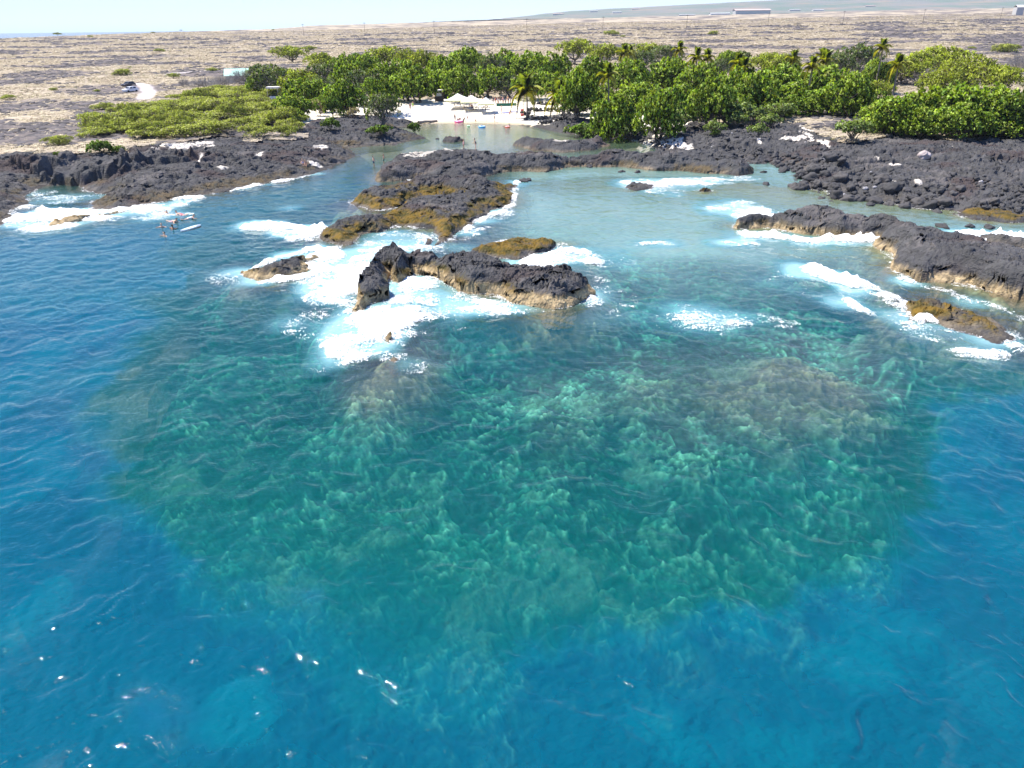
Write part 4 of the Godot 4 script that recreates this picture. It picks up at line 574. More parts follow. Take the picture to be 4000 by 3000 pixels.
func make_water() -> void:
	var zs := rows_to(-10.0, -172.0, 0.06, 0.0034)
	var nzr := zs.size()
	var nx := 480
	var pos := PackedVector3Array()
	var under := PackedVector3Array()
	var bed := PackedVector3Array()
	var foam := PackedVector3Array()
	var col := PackedColorArray()
	var bcol := PackedColorArray()
	var fcol := PackedColorArray()
	var uv := PackedVector2Array()
	var fuv := PackedVector2Array()
	for q: Variant in [pos, under, bed, foam]:
		pass
	pos.resize(nx * nzr)
	under.resize(nx * nzr)
	bed.resize(nx * nzr)
	foam.resize(nx * nzr)
	col.resize(nx * nzr)
	bcol.resize(nx * nzr)
	fcol.resize(nx * nzr)
	uv.resize(nx * nzr)
	fuv.resize(nx * nzr)
	var keep := PackedByteArray()
	var fkeep := PackedByteArray()
	keep.resize(nx * nzr)
	fkeep.resize(nx * nzr)
	for j in nzr:
		var z := zs[j]
		var hw := hwid(z)
		var cell := 2.0 * hw / nx
		for i in nx:
			var k := j * nx + i
			var x := lerpf(-hw, hw, i / (nx - 1.0))
			var sh := shoreF.at(x, z)
			if sh > 2.5:
				pos[k] = Vector3(x, 0, z)
				under[k] = Vector3(x, -0.1, z)
				bed[k] = Vector3(x, -0.5, z)
				foam[k] = Vector3(x, 0.03, z)
				continue
			keep[k] = 1
			var wv := wave(x, z, cell)
			var d := maxf(depth_at(x, z), 0.05)
			wv *= clampf(0.25 + d * 0.5, 0.25, 1.0)
			var f := 0.0
			var ae := 0.0
			if absf(x) < 99.0 and z < -21.0 and z > -149.0:
				f = foamF.at(x, z)
				f *= clampf(0.84 + 1.05 * nz_a.get_noise_2d(x * 1.1 + 40.0, z * 1.5) + 0.3 * nz_b.get_noise_2d(x * 0.8, z * 0.8), 0.3, 1.25)
				ae = clampf(aerF.at(x, z) * 1.15, 0.0, 1.0)
			if sh > -1.2 and z > -112.0:
				var open := smoothstep(-112.0, -96.0, z)
				f = maxf(f, open * (0.42 + 0.45 * nz_a.get_noise_2d(x * 1.3 + 5.0, z * 1.3)) * (1.0 - smoothstep(0.2, 1.2, -sh)))
			var bulge := 0.0
			if f > 0.55:
				bulge = (f - 0.55) * (0.22 + 0.55 * absf(nz_b.get_noise_2d(x * 0.9, z * 0.9)) + 0.25 * absf(nz_b.get_noise_2d(x * 2.6, z * 2.6)))
			pos[k] = Vector3(x, wv, z)
			under[k] = Vector3(x, wv - 0.05, z)
			foam[k] = Vector3(x, wv + 0.03 + bulge, z)
			var cov := 0.93 * smoothstep(0.16, 1.38, f)
			fcol[k] = Color(1, 1, 1, clampf(0.06 / (1.0 - cov), 0.0, 1.0) if f > 0.1 else 0.0)
			var ang := atan2(x, -(z - 45.0))
			var rr := Vector2(x, z - 45.0).length()
			uv[k] = Vector2(ang * 9.0, rr * 0.27)
			fuv[k] = Vector2(x * 0.2 + 0.12 * nz_w.get_noise_2d(x * 0.5, z * 0.5), z * 0.2 + 0.12 * nz_w.get_noise_2d(x * 0.5 + 20.0, z * 0.5))
			if f > 0.1:
				for q in [k, maxi(k - 1, 0), maxi(k - nx, 0), maxi(k - nx - 1, 0)]:
					fkeep[q] = 1
			# sea bed
			var lag := smoothstep(-108.0, -146.0, z + 5.0 * nz_a.get_noise_2d(x * 0.3, z * 0.3))
			var coral := (1.0 - lag) * smoothstep(0.6, 1.4, d) * (1.0 - smoothstep(8.5, 11.0, d))
			var wx := x + 0.5 * nz_w.get_noise_2d(x * 2.0, z * 2.0)
			var wz := z + 0.5 * nz_w.get_noise_2d(x * 2.0 + 30.0, z * 2.0)
			var heads := 0.6 * nz_v.get_noise_2d(wx * 0.8, wz * 0.8) + 0.6 * nz_v.get_noise_2d(wx * 2.0, wz * 2.0)
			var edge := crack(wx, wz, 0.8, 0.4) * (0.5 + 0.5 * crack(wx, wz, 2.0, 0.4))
			var big := nz_a.get_noise_2d(x * 1.1, z * 1.1)
			var fine := nz_b.get_noise_2d(x * 1.6, z * 1.6)
			var b := -d + coral * (0.5 * big + 0.2 * heads + 0.3 * (edge - 0.6) + 0.16 * fine)
			bed[k] = Vector3(x, minf(b, -0.12), z)
			var c := Vector3(0.03, 0.21, 0.145)  # coral colours include the green tint of water absorbing red light
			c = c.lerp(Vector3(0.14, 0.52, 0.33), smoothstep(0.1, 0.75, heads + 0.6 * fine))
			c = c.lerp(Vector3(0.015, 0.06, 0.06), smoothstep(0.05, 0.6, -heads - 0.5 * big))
			c *= 0.22 + 0.95 * edge  # shade of the crevices between coral heads is put into the colour
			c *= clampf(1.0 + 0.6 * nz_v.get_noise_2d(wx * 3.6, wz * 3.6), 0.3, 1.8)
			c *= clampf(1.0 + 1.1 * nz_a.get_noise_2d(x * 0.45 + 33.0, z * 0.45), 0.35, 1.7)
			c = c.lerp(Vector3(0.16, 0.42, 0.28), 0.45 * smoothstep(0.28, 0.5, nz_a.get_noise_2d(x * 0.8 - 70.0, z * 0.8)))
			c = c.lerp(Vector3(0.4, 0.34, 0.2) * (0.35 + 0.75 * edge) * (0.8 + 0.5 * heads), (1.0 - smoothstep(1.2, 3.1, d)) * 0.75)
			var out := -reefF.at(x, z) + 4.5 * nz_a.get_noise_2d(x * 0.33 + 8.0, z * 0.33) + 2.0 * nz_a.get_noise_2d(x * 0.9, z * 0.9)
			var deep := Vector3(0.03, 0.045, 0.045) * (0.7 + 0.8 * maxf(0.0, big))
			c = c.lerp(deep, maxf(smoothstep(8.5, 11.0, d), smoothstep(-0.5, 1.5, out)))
			var sandy := lag
			for q in range(0, LIGHT.size(), 5):
				var e: float = Vector2((x - LIGHT[q]) / LIGHT[q + 2], (z - LIGHT[q + 1]) / LIGHT[q + 3]).length()
				if e < 1.3:
					sandy = maxf(sandy, LIGHT[q + 4] * (1.0 - smoothstep(0.0, 1.2, e + 1.5 * nz_a.get_noise_2d(x * 1.1, z * 1.1) + 0.35 * fine)) * (smoothstep(7.0, 9.5, d) if z > -72.0 else 1.0))
			c = c.lerp(Vector3(0.5, 0.45, 0.33), sandy * 0.85)
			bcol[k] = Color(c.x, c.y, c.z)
			# body of the water
			var a := 1.0 - exp(-0.115 * d)
			var w := Vector3(0.22, 0.25, 0.13).lerp(Vector3(0.16, 0.28, 0.23), smoothstep(0.3, 1.6, d))
			var bay := smoothstep(-45.0, -72.0, z + 4.0 * nz_a.get_noise_2d(x * 0.5, z * 0.5)) * smoothstep(-6.0, 4.0, x) * (1.0 - lag)
			w = w.lerp(Vector3(0.0, 0.118, 0.102).lerp(Vector3(0.26, 0.45, 0.41), bay), smoothstep(1.2, 3.4, d))
			w = w.lerp(Vector3(0.0, 0.108, 0.15), smoothstep(5.5, 10.0, d))
			w = w.lerp(Vector3(0.0, 0.076, 0.124), smoothstep(10.0, 13.5, d))
			w = w.lerp(Vector3(0.0, 0.135, 0.18), sandy * 0.5 * smoothstep(3.0, 6.0, d))
			w = w.lerp(Vector3(0.17, 0.29, 0.16), lag * 0.8)
			a = maxf(a, lag * 0.32 * smoothstep(0.15, 0.5, d))
			w = w.lerp(Vector3(0.12, 0.38, 0.42), smoothstep(0.0, 0.5, ae) * 0.8)
			w = w.lerp(Vector3(0.34, 0.55, 0.58), smoothstep(0.35, 1.0, ae) * 0.7)
			a = clampf(maxf(maxf(a, bay * 0.58), ae * 0.9), 0.1, 0.97)
			col[k] = Color(w.x, w.y, w.z, a)
	var white := Image.create_empty(4, 4, false, Image.FORMAT_RGBA8)
	white.fill(Color.WHITE)
	var pane := StandardMaterial3D.new()
	pane.transparency = BaseMaterial3D.TRANSPARENCY_ALPHA
	pane.albedo_color = Color(1, 1, 1, 0.0)
	pane.roughness = 0.022
	pane.metallic_specular = 0.5
	var rip := NoiseTexture2D.new()
	rip.width = 1024
	rip.height = 1024
	rip.seamless = true
	rip.as_normal_map = true
	rip.bump_strength = 6.0
	var rn := noise(FastNoiseLite.TYPE_SIMPLEX_SMOOTH, 0.011, 77, 3)
	rn.fractal_gain = 0.55
	rn.domain_warp_enabled = true
	rn.domain_warp_amplitude = 18.0
	rn.domain_warp_frequency = 0.012
	rip.noise = rn
	pane.normal_enabled = true
	pane.normal_texture = rip
	pane.normal_scale = 0.6
	var bodym := vmat(0.6)
	bodym.transparency = BaseMaterial3D.TRANSPARENCY_ALPHA
	bodym.metallic_specular = 0.0
	bodym.albedo_texture = ImageTexture.create_from_image(white)
	bodym.normal_enabled = true
	bodym.normal_texture = rip
	bodym.normal_scale = 2.4
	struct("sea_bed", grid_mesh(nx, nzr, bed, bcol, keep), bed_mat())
	struct("sea_water", grid_mesh(nx, nzr, under, col, keep, uv), bodym)
	struct("water_surface", grid_mesh(nx, nzr, pos, PackedColorArray(), keep, uv), pane)
	var fm := vmat(0.75)
	fm.transparency = BaseMaterial3D.TRANSPARENCY_ALPHA_SCISSOR
	fm.alpha_scissor_threshold = 0.06
	fm.albedo_color = lin(0.86, 0.88, 0.88)
	fm.albedo_texture = foam_tex()
	fm.backlight_enabled = true
	fm.backlight = Color(0.5, 0.5, 0.5)
	var fo := obj("sea_foam", grid_mesh(nx, nzr, foam, fcol, fkeep, fuv), fm)
	fo.set_meta("kind", "stuff")
	tag(fo, "white surf foam breaking round the black lava rocks", "foam")
	# the open sea round the cove, far out to the horizon
	var open_m := StandardMaterial3D.new()
	open_m.albedo_color = lin(0.0, 0.045, 0.12)
	open_m.roughness = 0.12
	open_m.normal_enabled = true
	open_m.normal_texture = rip
	open_m.normal_scale = 0.6
	var st := SurfaceTool.new()
	st.begin(Mesh.PRIMITIVE_TRIANGLES)
	for q in [[-11000, -900, -12000, -700], [-11000, -700, -700, -125], [-11000, -125, -125, 300], [125, -70, 11000, 300], [-125, -2, 125, 300]]:
		var x0: float = minf(q[0], q[2])
		var x1: float = maxf(q[0], q[2])
		if q[1] == -900:
			quad(st, Vector3(-11000, -0.12, -12000), Vector3(2000, -0.12, -12000), Vector3(2000, -0.12, -700), Vector3(-11000, -0.12, -700))
		else:
			quad(st, Vector3(x0, -0.12, q[1]), Vector3(x1, -0.12, q[1]), Vector3(x1, -0.12, q[3]), Vector3(x0, -0.12, q[3]))
	st.generate_normals()
	struct("open_sea", st.commit(), open_m)

func quad(st: SurfaceTool, a: Vector3, b: Vector3, c: Vector3, d: Vector3) -> void:
	for q in [[a, 0, 0], [b, 1, 0], [c, 1, 1], [a, 0, 0], [c, 1, 1], [d, 0, 1]]:
		st.set_uv(Vector2(q[0].x * 0.3, q[0].z * 0.3))
		st.add_vertex(q[0])

func bed_mat() -> StandardMaterial3D:
	var m := vmat(0.95)
	m.metallic_specular = 0.0
	var t := NoiseTexture2D.new()
	t.width = 512
	t.height = 512
	t.seamless = true
	var n := noise(FastNoiseLite.TYPE_CELLULAR, 0.03, 9, 3)
	n.cellular_return_type = FastNoiseLite.RETURN_DISTANCE
	n.domain_warp_enabled = true
	n.domain_warp_amplitude = 14.0
	n.domain_warp_frequency = 0.02
	t.noise = n
	var g := Gradient.new()
	g.set_color(0, Color(1, 1, 1))
	g.set_color(1, Color(0.35, 0.4, 0.4))
	t.color_ramp = g
	m.albedo_texture = t
	m.uv1_triplanar = true
	m.uv1_world_triplanar = true
	m.uv1_scale = Vector3(0.23, 0.23, 0.23)
	return m

func foam_tex() -> ImageTexture:
	var n1 := noise(FastNoiseLite.TYPE_SIMPLEX_SMOOTH, 0.014, 51, 2)
	n1.fractal_gain = 0.25
	n1.fractal_type = FastNoiseLite.FRACTAL_RIDGED
	n1.domain_warp_enabled = true
	n1.domain_warp_amplitude = 40.0
	n1.domain_warp_frequency = 0.01
	var n2 := noise(FastNoiseLite.TYPE_SIMPLEX_SMOOTH, 0.04, 52, 2)
	n2.fractal_gain = 0.2
	n2.fractal_type = FastNoiseLite.FRACTAL_RIDGED
	n2.domain_warp_enabled = true
	n2.domain_warp_amplitude = 16.0
	n2.domain_warp_frequency = 0.03
	var n3 := noise(FastNoiseLite.TYPE_SIMPLEX_SMOOTH, 0.009, 53, 5)
	var a := n1.get_seamless_image(1024, 1024, false, false, 0.1, true).get_data()
	var b := n2.get_seamless_image(1024, 1024, false, false, 0.1, true).get_data()
	var c := n3.get_seamless_image(1024, 1024, false, false, 0.1, true).get_data()
	var o := PackedByteArray()
	o.resize(1024 * 1024 * 2)
	var vals := PackedInt32Array()
	vals.resize(1024 * 1024)
	var hist := PackedInt32Array()
	hist.resize(2048)
	for k in 1024 * 1024:
		var v := maxf(a[k] / 255.0, b[k] / 255.0 * 0.93) + (c[k] / 255.0 - 0.5) * 0.3
		var q := clampi(int(v * 1200.0) + 300, 0, 2047)
		vals[k] = q
		hist[q] += 1
	var run := 0
	for q in 2048:
		run += hist[q]
		hist[q] = run
	for k in 1024 * 1024:
		o[2 * k] = 255
		o[2 * k + 1] = hist[vals[k]] >> 12 if hist[vals[k]] < 1048576 else 255
	return ImageTexture.create_from_image(Image.create_from_data(1024, 1024, false, Image.FORMAT_LA8, o))

# ---------------------------------------------------------------- lava
func lava_color(x: float, z: float, h: float, sea: float, algae: float, tan_: float) -> Color:
	var n := nz_a.get_noise_3d(x * 1.2, h * 2.2, z * 1.2)
	var f := 0.6 * nz_b.get_noise_3d(x * 1.1, h * 1.6, z * 1.1) + 0.55 * nz_v.get_noise_3d(x * 1.5 + nz_w.get_noise_2d(x * 3.0, z * 3.0), h * 2.6, z * 1.9 + 0.5 * n)
	var k := 0.062 * (1.0 + 0.3 * n + 0.35 * f)
	var c := Vector3(k * 0.98, k * 0.97, k * 1.01)
	c = c.lerp(Vector3(0.12, 0.11, 0.108), 0.75 * smoothstep(0.22, 0.6, nz_a.get_noise_2d(x * 0.7 + 60.0, z * 0.9) + 0.3 * f))
	c = c.lerp(Vector3(0.055, 0.036, 0.034), 0.6 * smoothstep(0.15, 0.5, nz_a.get_noise_2d(x * 0.4 - 80.0, z * 0.6)))
	var al := smoothstep(0.1, 0.32, sea + 0.3 * n) * (1.0 - smoothstep(0.45 + 0.45 * algae, 0.7 + 0.55 * algae, sea - 0.5 * n - 0.2 * f)) * clampf(algae * 1.3, 0.0, 1.0)
	al *= smoothstep(-0.8, -0.1, f + 0.4 * n)
	al *= smoothstep(-0.35, 0.1, nz_a.get_noise_2d(x * 0.9 + 11.0, z * 0.9 + 7.0) + 0.5 * (algae - 0.5))
	c = c.lerp(Vector3(0.16, 0.098, 0.012).lerp(Vector3(0.06, 0.05, 0.012), smoothstep(-0.2, 0.4, f)), clampf(al, 0.0, 1.0))
	if tan_ > 0.0:
		var ta := (1.0 - smoothstep(0.3 * tan_ + 0.1, 0.55 * tan_ + 0.25, sea + 0.25 * n - 0.15 * f)) * clampf(tan_ * 1.2, 0.0, 1.0)
		c = c.lerp(Vector3(0.46, 0.35, 0.2) * (0.75 + 0.5 * f), ta * smoothstep(-0.5, 0.1, n + 0.4 * tan_))
	c = c.lerp(Vector3(0.05, 0.035, 0.02), 0.6 * (1.0 - smoothstep(-0.1, 0.14, sea)))
	return Color(maxf(c.x, 0.004), maxf(c.y, 0.004), maxf(c.z, 0.004))

func make_rocks() -> void:
	lava_mat = vmat(0.88)
	lava_mat.metallic_specular = 0.35
	var t := NoiseTexture2D.new()
	t.width = 512
	t.height = 512
	t.seamless = true
	t.noise = noise(FastNoiseLite.TYPE_CELLULAR, 0.02, 15, 4)
	lava_mat.heightmap_enabled = true
	lava_mat.heightmap_texture = t
	lava_mat.heightmap_scale = 18.0
	lava_mat.uv1_triplanar = true
	lava_mat.uv1_world_triplanar = true
	lava_mat.uv1_scale = Vector3(0.4, 0.4, 0.4)
	for r in ROCKS:
		var lo := Vector2(1e9, 1e9)
		var hi := -lo
		for k in range(0, r.p.size(), 2):
			lo = lo.min(Vector2(r.p[k], r.p[k + 1]))
			hi = hi.max(Vector2(r.p[k], r.p[k + 1]))
		lo -= Vector2(2.2, 2.2)
		hi += Vector2(2.2, 2.2)
		hi.x = minf(hi.x, 95.0)
		var f := Field.new(lo.x, lo.y, hi.x, hi.y, r.cell)
		f.raster(r.p)
		f.chamfer()
		var pos := PackedVector3Array()
		var col := PackedColorArray()
		var keep := PackedByteArray()
		pos.resize(f.nx * f.nz)
		col.resize(f.nx * f.nz)
		keep.resize(f.nx * f.nz)
		for j in f.nz:
			for i in f.nx:
				var k := j * f.nx + i
				var x: float = f.x0 + i * f.c
				var z: float = f.z0 + j * f.c
				var w: float = r.w * (0.7 + 0.7 * clampf(0.5 + 0.9 * nz_w.get_noise_2d(x * 0.3 + 7.0, z * 0.3), 0.0, 1.0))
				var d: float = f.at(x, z) + 0.3 * minf(r.w, 1.2) * nz_w.get_noise_2d(x * 0.5, z * 0.5) + 0.12 * nz_b.get_noise_2d(x, z)
				var h := 0.0
				if d > 0.0:
					var e := clampf(d / w, 0.0, 1.0)
					h = r.H * (0.35 * e + 0.65 * (1.0 - (1.0 - e) * (1.0 - e))) + r.rgh * lava_relief(x, z) * smoothstep(0.1, 0.9, e)
					for b in r.bumps:
						var q := Vector2((x - b[0]) / b[2], (z - b[1]) / b[3]).length()
						h += b[4] * (1.0 - smoothstep(0.55, 1.0, q + 0.25 * nz_b.get_noise_2d(x, z)))
				else:
					h = maxf(d * 1.1, -1.4)
				h += (0.1 * nz_v.get_noise_3d(x * 1.1, h * 1.6, z * 1.1) + 0.1 * nz_b.get_noise_3d(x * 0.8, h, z * 0.8)) * smoothstep(-0.2, 0.4, h)
				pos[k] = rough_at(x, h, z)
				col[k] = lava_color(x, z, h, h, r.algae, r.tan)
				for s in r.sand:
					var q := Vector2((x - s[0]) / s[2], (z - s[1]) / s[3]).length() + 0.35 * nz_b.get_noise_2d(x, z)
					if q < 1.0 and h > 0.3:
						col[k] = col[k].lerp(Color(0.5, 0.46, 0.4), 1.0 - smoothstep(0.8, 1.0, q))
				keep[k] = 1 if h > -1.2 else 0
		var o := obj("lava_rock", grid_mesh(f.nx, f.nz, pos, col, keep), lava_mat)
		tag(o, r.label, "rock")

func make_shore() -> void:
	# the lava shore and the beach share one height; each is a mesh of its own
	var c := 0.23
	var x0 := -122.0
	var z0 := -205.0
	var nx := 1060
	var nzr := 600
	var pos := PackedVector3Array()
	var col := PackedColorArray()
	pos.resize(nx * nzr)
	col.resize(nx * nzr)
	var kl := PackedByteArray()
	var kr := PackedByteArray()
	var ks := PackedByteArray()
	kl.resize(nx * nzr)
	kr.resize(nx * nzr)
	ks.resize(nx * nzr)
	for j in nzr:
		var z := z0 + j * c
		for i in nx:
			var x := x0 + i * c
			var k := j * nx + i
			var d := landF.at(x, z)
			if d < -2.0:
				pos[k] = Vector3(x, -1.5, z)
				continue
			var v := vegF.at(x, z)
			if v > 2.5:
				pos[k] = Vector3(x, land_h(x, z), z)
				continue
			var s := sandF.at(x, z) + 1.3 * nz_w.get_noise_2d(x * 0.9, z * 0.9)
			if s > 0.0:
				var h := land_h(x, z) + 0.12 * nz_a.get_noise_2d(x * 0.8, z * 0.8) + 0.05 * nz_b.get_noise_2d(x * 0.7, z * 0.7)
				pos[k] = Vector3(x, h, z)
				var g := 1.0 + 0.12 * nz_a.get_noise_2d(x, z)
				var wet := 1.0 - smoothstep(0.05, 0.4, h)
				var q := Vector3(0.66, 0.6, 0.5).lerp(Vector3(0.46, 0.38, 0.26), wet) * g
				col[k] = Color(q.x, q.y, q.z)
				ks[k] = 1
			else:
				var h := lava_land(x, z)
				pos[k] = rough_at(x, h, z)
				col[k] = lava_color(x, z, h, h * 0.9, 0.32 if x < 0.0 else 0.1, 0.1 if x < 0.0 else 0.0)
				for e in PATCHES:
					var q := Vector2((x - e[0]) / e[2], (z - e[1]) / e[3]).length() + 0.7 * nz_b.get_noise_2d(x * 0.6, z * 0.6) + 0.3 * nz_a.get_noise_2d(x, z)
					if q < 1.0:
						col[k] = col[k].lerp(Color(0.62, 0.57, 0.5), 1.0 - smoothstep(0.85, 1.0, q))
				if x < 0.0:
					kl[k] = 1
				else:
					kr[k] = 1
	struct("lava_shore", grid_mesh(nx, nzr, pos, col, kl), lava_mat)
	struct("lava_shore_001", grid_mesh(nx, nzr, pos, col, kr), lava_mat)
	var sm := vmat(0.95)
	struct("sandy_beach", grid_mesh(nx, nzr, pos, col, ks), sm)

func plain_mix(x: float, z: float) -> float:
	# 0 straw, 1 bare lava
	var near := 1.0 - smoothstep(-140.0, -420.0, z)
	var t := 1.6 * nz_a.get_noise_2d(x * 0.08, z * 0.13) + lerpf(0.15, 0.55, near) * nz_a.get_noise_2d(x * 0.4 + 9.0, z * 0.5) + 0.4 * near * nz_b.get_noise_2d(x * 0.35, z * 0.35)
	var more := smoothstep(0.25, 0.7, x / maxf(-z, 1.0)) * 0.22 + 0.12 * smoothstep(-200.0, -120.0, z)
	return smoothstep(0.0, 0.42, t + more)

func road_at(x: float, z: float) -> float:
	var m := 1e9
	for r in ROADS:
		for k in range(0, r.size() - 3, 2):
			var a := Vector2(r[k], r[k + 1])
			var b := Vector2(r[k + 2], r[k + 3])
			m = minf(m, Vector2(x, z).distance_to(Geometry2D.get_closest_point_to_segment(Vector2(x, z), a, b)))
	return m

func make_plain() -> void:
	var zs := rows_to(-104.0, -2400.0, -0.05, 0.006)
	var nzr := zs.size()
	var nx := 420
	var pos := PackedVector3Array()
	var col := PackedColorArray()
	var keep := PackedByteArray()
	pos.resize(nx * nzr)
	col.resize(nx * nzr)
	keep.resize(nx * nzr)
	for j in nzr:
		var z := zs[j]
		var hw := 24.0 + 0.86 * absf(z)
		for i in nx:
			var x := lerpf(-hw, hw, i / (nx - 1.0))
			var k := j * nx + i
			var h := land_h(x, z)
			var v := 5.0
			if z > -214.0 and absf(x) < 128.0:
				v = vegF.at(x, z)
				if z < -176.0 and absf(x) < 100.0:
					v = maxf(v, 0.5)
				elif sandF.at(x, z) > 0.6 and v < 1.5:
					v = -5.0
			elif absf(x) >= 128.0 and z > -118.0:
				v = 1.0
			var mx := plain_mix(x, z)
			h += 0.25 * nz_a.get_noise_2d(x * 0.5, z * 0.5) + 0.3 * mx * absf(nz_b.get_noise_2d(x * 0.5, z * 0.5)) + 0.06
			h += 0.9 * nz_a.get_noise_2d(x * 0.1 + 70.0, z * 0.13) * smoothstep(-190.0, -260.0, z)
			# the low coast far on the left
			var xc := lerpf(-600.0, -400.0, smoothstep(-650.0, -1500.0, z))
			var coast := smoothstep(xc - 60.0, xc + 10.0, x + 25.0 * nz_a.get_noise_2d(x * 0.03, z * 0.03))
			if z < -640.0:
				h = lerpf(-6.0, h, coast)
			var c := Vector3(0.36, 0.3, 0.215).lerp(Vector3(0.075, 0.06, 0.064), mx * 0.85)
			c *= 1.0 + 0.3 * nz_b.get_noise_2d(x * 0.4, z * 0.4)
			if z > -420.0:
				var rd := road_at(x, z)
				c = c.lerp(Vector3(0.4, 0.36, 0.35), 1.0 - smoothstep(1.6, 2.4, rd))
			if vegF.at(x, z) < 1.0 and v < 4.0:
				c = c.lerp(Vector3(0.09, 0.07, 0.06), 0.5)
			if z > -214.0 and absf(x) < 128.0:
				h -= 0.45 * smoothstep(-4.0, -1.5, sandF.at(x, z))
			if z > -235.0:
				c = c.lerp(Vector3(0.3, 0.25, 0.19), 0.7 * smoothstep(-60.0, -40.0, x) * (1.0 - smoothstep(85.0, 100.0, x)) * smoothstep(-235.0, -220.0, z))
			pos[k] = Vector3(x, h, z)
			col[k] = Color(c.x, c.y, c.z)
			keep[k] = 1 if v > -0.7 else 0
	struct("grassland", grid_mesh(nx, nzr, pos, col, keep), vmat(0.95))
	# rising hills far behind
	var hx := 120
	var hz := 60
	var hp := PackedVector3Array()
	var hc := PackedColorArray()
	for j in hz:
		var z := -2300.0 - 110.0 * j
		for i in hx:
			var x := lerpf(-1100.0, 7000.0, i / (hx - 1.0)) * (-z / 5000.0) * 1.2
			var u := x / -z
			var e := 0.0014 + 0.0125 * smoothstep(-0.14, 0.1, u) + 0.036 * maxf(0.0, u - 0.02)
			var rise := smoothstep(-2000.0, -5200.0, z)
			var h := 14.0 + e * -z * rise + 22.0 * smoothstep(-0.35, 0.0, u) * (1.0 - rise) + 9.0 * nz_a.get_noise_2d(x * 0.012, z * 0.02) * rise
			hp.append(Vector3(x, h, z))
			var g := nz_a.get_noise_2d(x * 0.014, z * 0.03) + 0.5 * nz_b.get_noise_2d(x * 0.02, z * 0.03)
			var c := Vector3(0.16, 0.155, 0.14).lerp(Vector3(0.1, 0.14, 0.105), smoothstep(-0.2, 0.4, g)).lerp(Vector3(0.22, 0.17, 0.12), smoothstep(0.1, 0.6, -g))
			hc.append(Color(c.x, c.y, c.z))
	struct("hills", grid_mesh(hx, hz, hp, hc, PackedByteArray()), vmat(0.95))

# ---------------------------------------------------------------- plants
func leaf(p: PackedVector3Array, n: PackedVector3Array, c: PackedColorArray, at: Vector3, dir: Vector3, size: float, out: Vector3, tint: Color, narrow := 0.55) -> void:
	var side := dir.cross(Vector3(rng.randf() - 0.5, rng.randf() - 0.5, rng.randf() - 0.5)).normalized() * size * narrow
	var tip := at + dir * size
	var mid := at + dir * size * 0.45 + out * size * 0.12
	var fn := side.cross(dir)
	if fn.dot(out) < 0.0:
		fn = -fn
	var nn := (fn.normalized() * 0.65 + out * 0.45 + Vector3(0, 0.25, 0)).normalized()
	p.append_array(PackedVector3Array([at, mid + side, tip, at, tip, mid - side]))
	for i in 6:
		n.append(nn)
		c.append(tint)

func rand_dir() -> Vector3:
	var v := Vector3(rng.randfn(), rng.randfn(), rng.randfn())
	return v.normalized() if v.length() > 0.01 else Vector3.UP

# unit crown: radius 1 across, from 0 to 1 high. Lobes carry tufts, tufts carry leaves.
func crown(lobes: Array, tufts: int, per: int, size: float, spread: float, base: Vector3, tip: Vector3, odd: Vector3, odd_share: float, narrow := 0.55) -> ArrayMesh:
	var p := PackedVector3Array()
	var n := PackedVector3Array()
	var c := PackedColorArray()
	var total := 0.0
	for l in lobes:
		total += l[3] * l[3]
	for l in lobes:
		var o := Vector3(l[0], l[1], l[2])
		var k := int(tufts * l[3] * l[3] / total)
		var lt := rng.randf_range(0.8, 1.2)
		for t in k:
			var d := rand_dir()
			if d.y < -0.25:
				d.y *= -0.6
				d = d.normalized()
			var r: float = l[3] * (1.0 - 0.35 * rng.randf() * rng.randf()) * rng.randf_range(0.9, 1.08)
			var at := o + Vector3(d.x, d.y * l[4], d.z) * r
			var tint := base.lerp(tip, rng.randf()) * rng.randf_range(0.75, 1.25) * lt
			if rng.randf() < odd_share:
				tint = odd * rng.randf_range(0.8, 1.2)
			for q in per:
				var ld := (rand_dir() + d * 0.9).normalized()
				var f := tint * rng.randf_range(0.8, 1.2)
				leaf(p, n, c, at + rand_dir() * spread * rng.randf(), ld, size * rng.randf_range(0.6, 1.25), d, enc(Color(f.x, f.y, f.z)), narrow)
	return soup(p, n, c)

func tube(st: SurfaceTool, pts: Array, r0: float, r1: float, sides := 6) -> void:
	var rings: Array = []
	for i in pts.size():
		var a: Vector3 = pts[maxi(i - 1, 0)]
		var b: Vector3 = pts[mini(i + 1, pts.size() - 1)]
		var d := (b - a).normalized()
		var u := d.cross(Vector3(0.31, 0.2, 0.93)).normalized()
		var v := d.cross(u)
		var r := lerpf(r0, r1, i / (pts.size() - 1.0))
		var ring: Array = []
		for s in sides:
			var w := TAU * s / sides
			ring.append([pts[i] + (u * cos(w) + v * sin(w)) * r, u * cos(w) + v * sin(w)])
		rings.append(ring)
	for i in pts.size() - 1:
		for s in sides:
			var t := (s + 1) % sides
			for q in [rings[i][s], rings[i + 1][s], rings[i][t], rings[i][t], rings[i + 1][s], rings[i + 1][t]]:
				st.set_normal(q[1])
				st.add_vertex(q[0])

func limb(a: Vector3, b: Vector3, wob: float, n := 5) -> Array:
	var r: Array = []
	for i in n:
		var f := i / (n - 1.0)
		var p := a.lerp(b, f) + Vector3(rng.randfn(), rng.randfn() * 0.5, rng.randfn()) * wob * sin(f * PI)
		r.append(p)
	return r

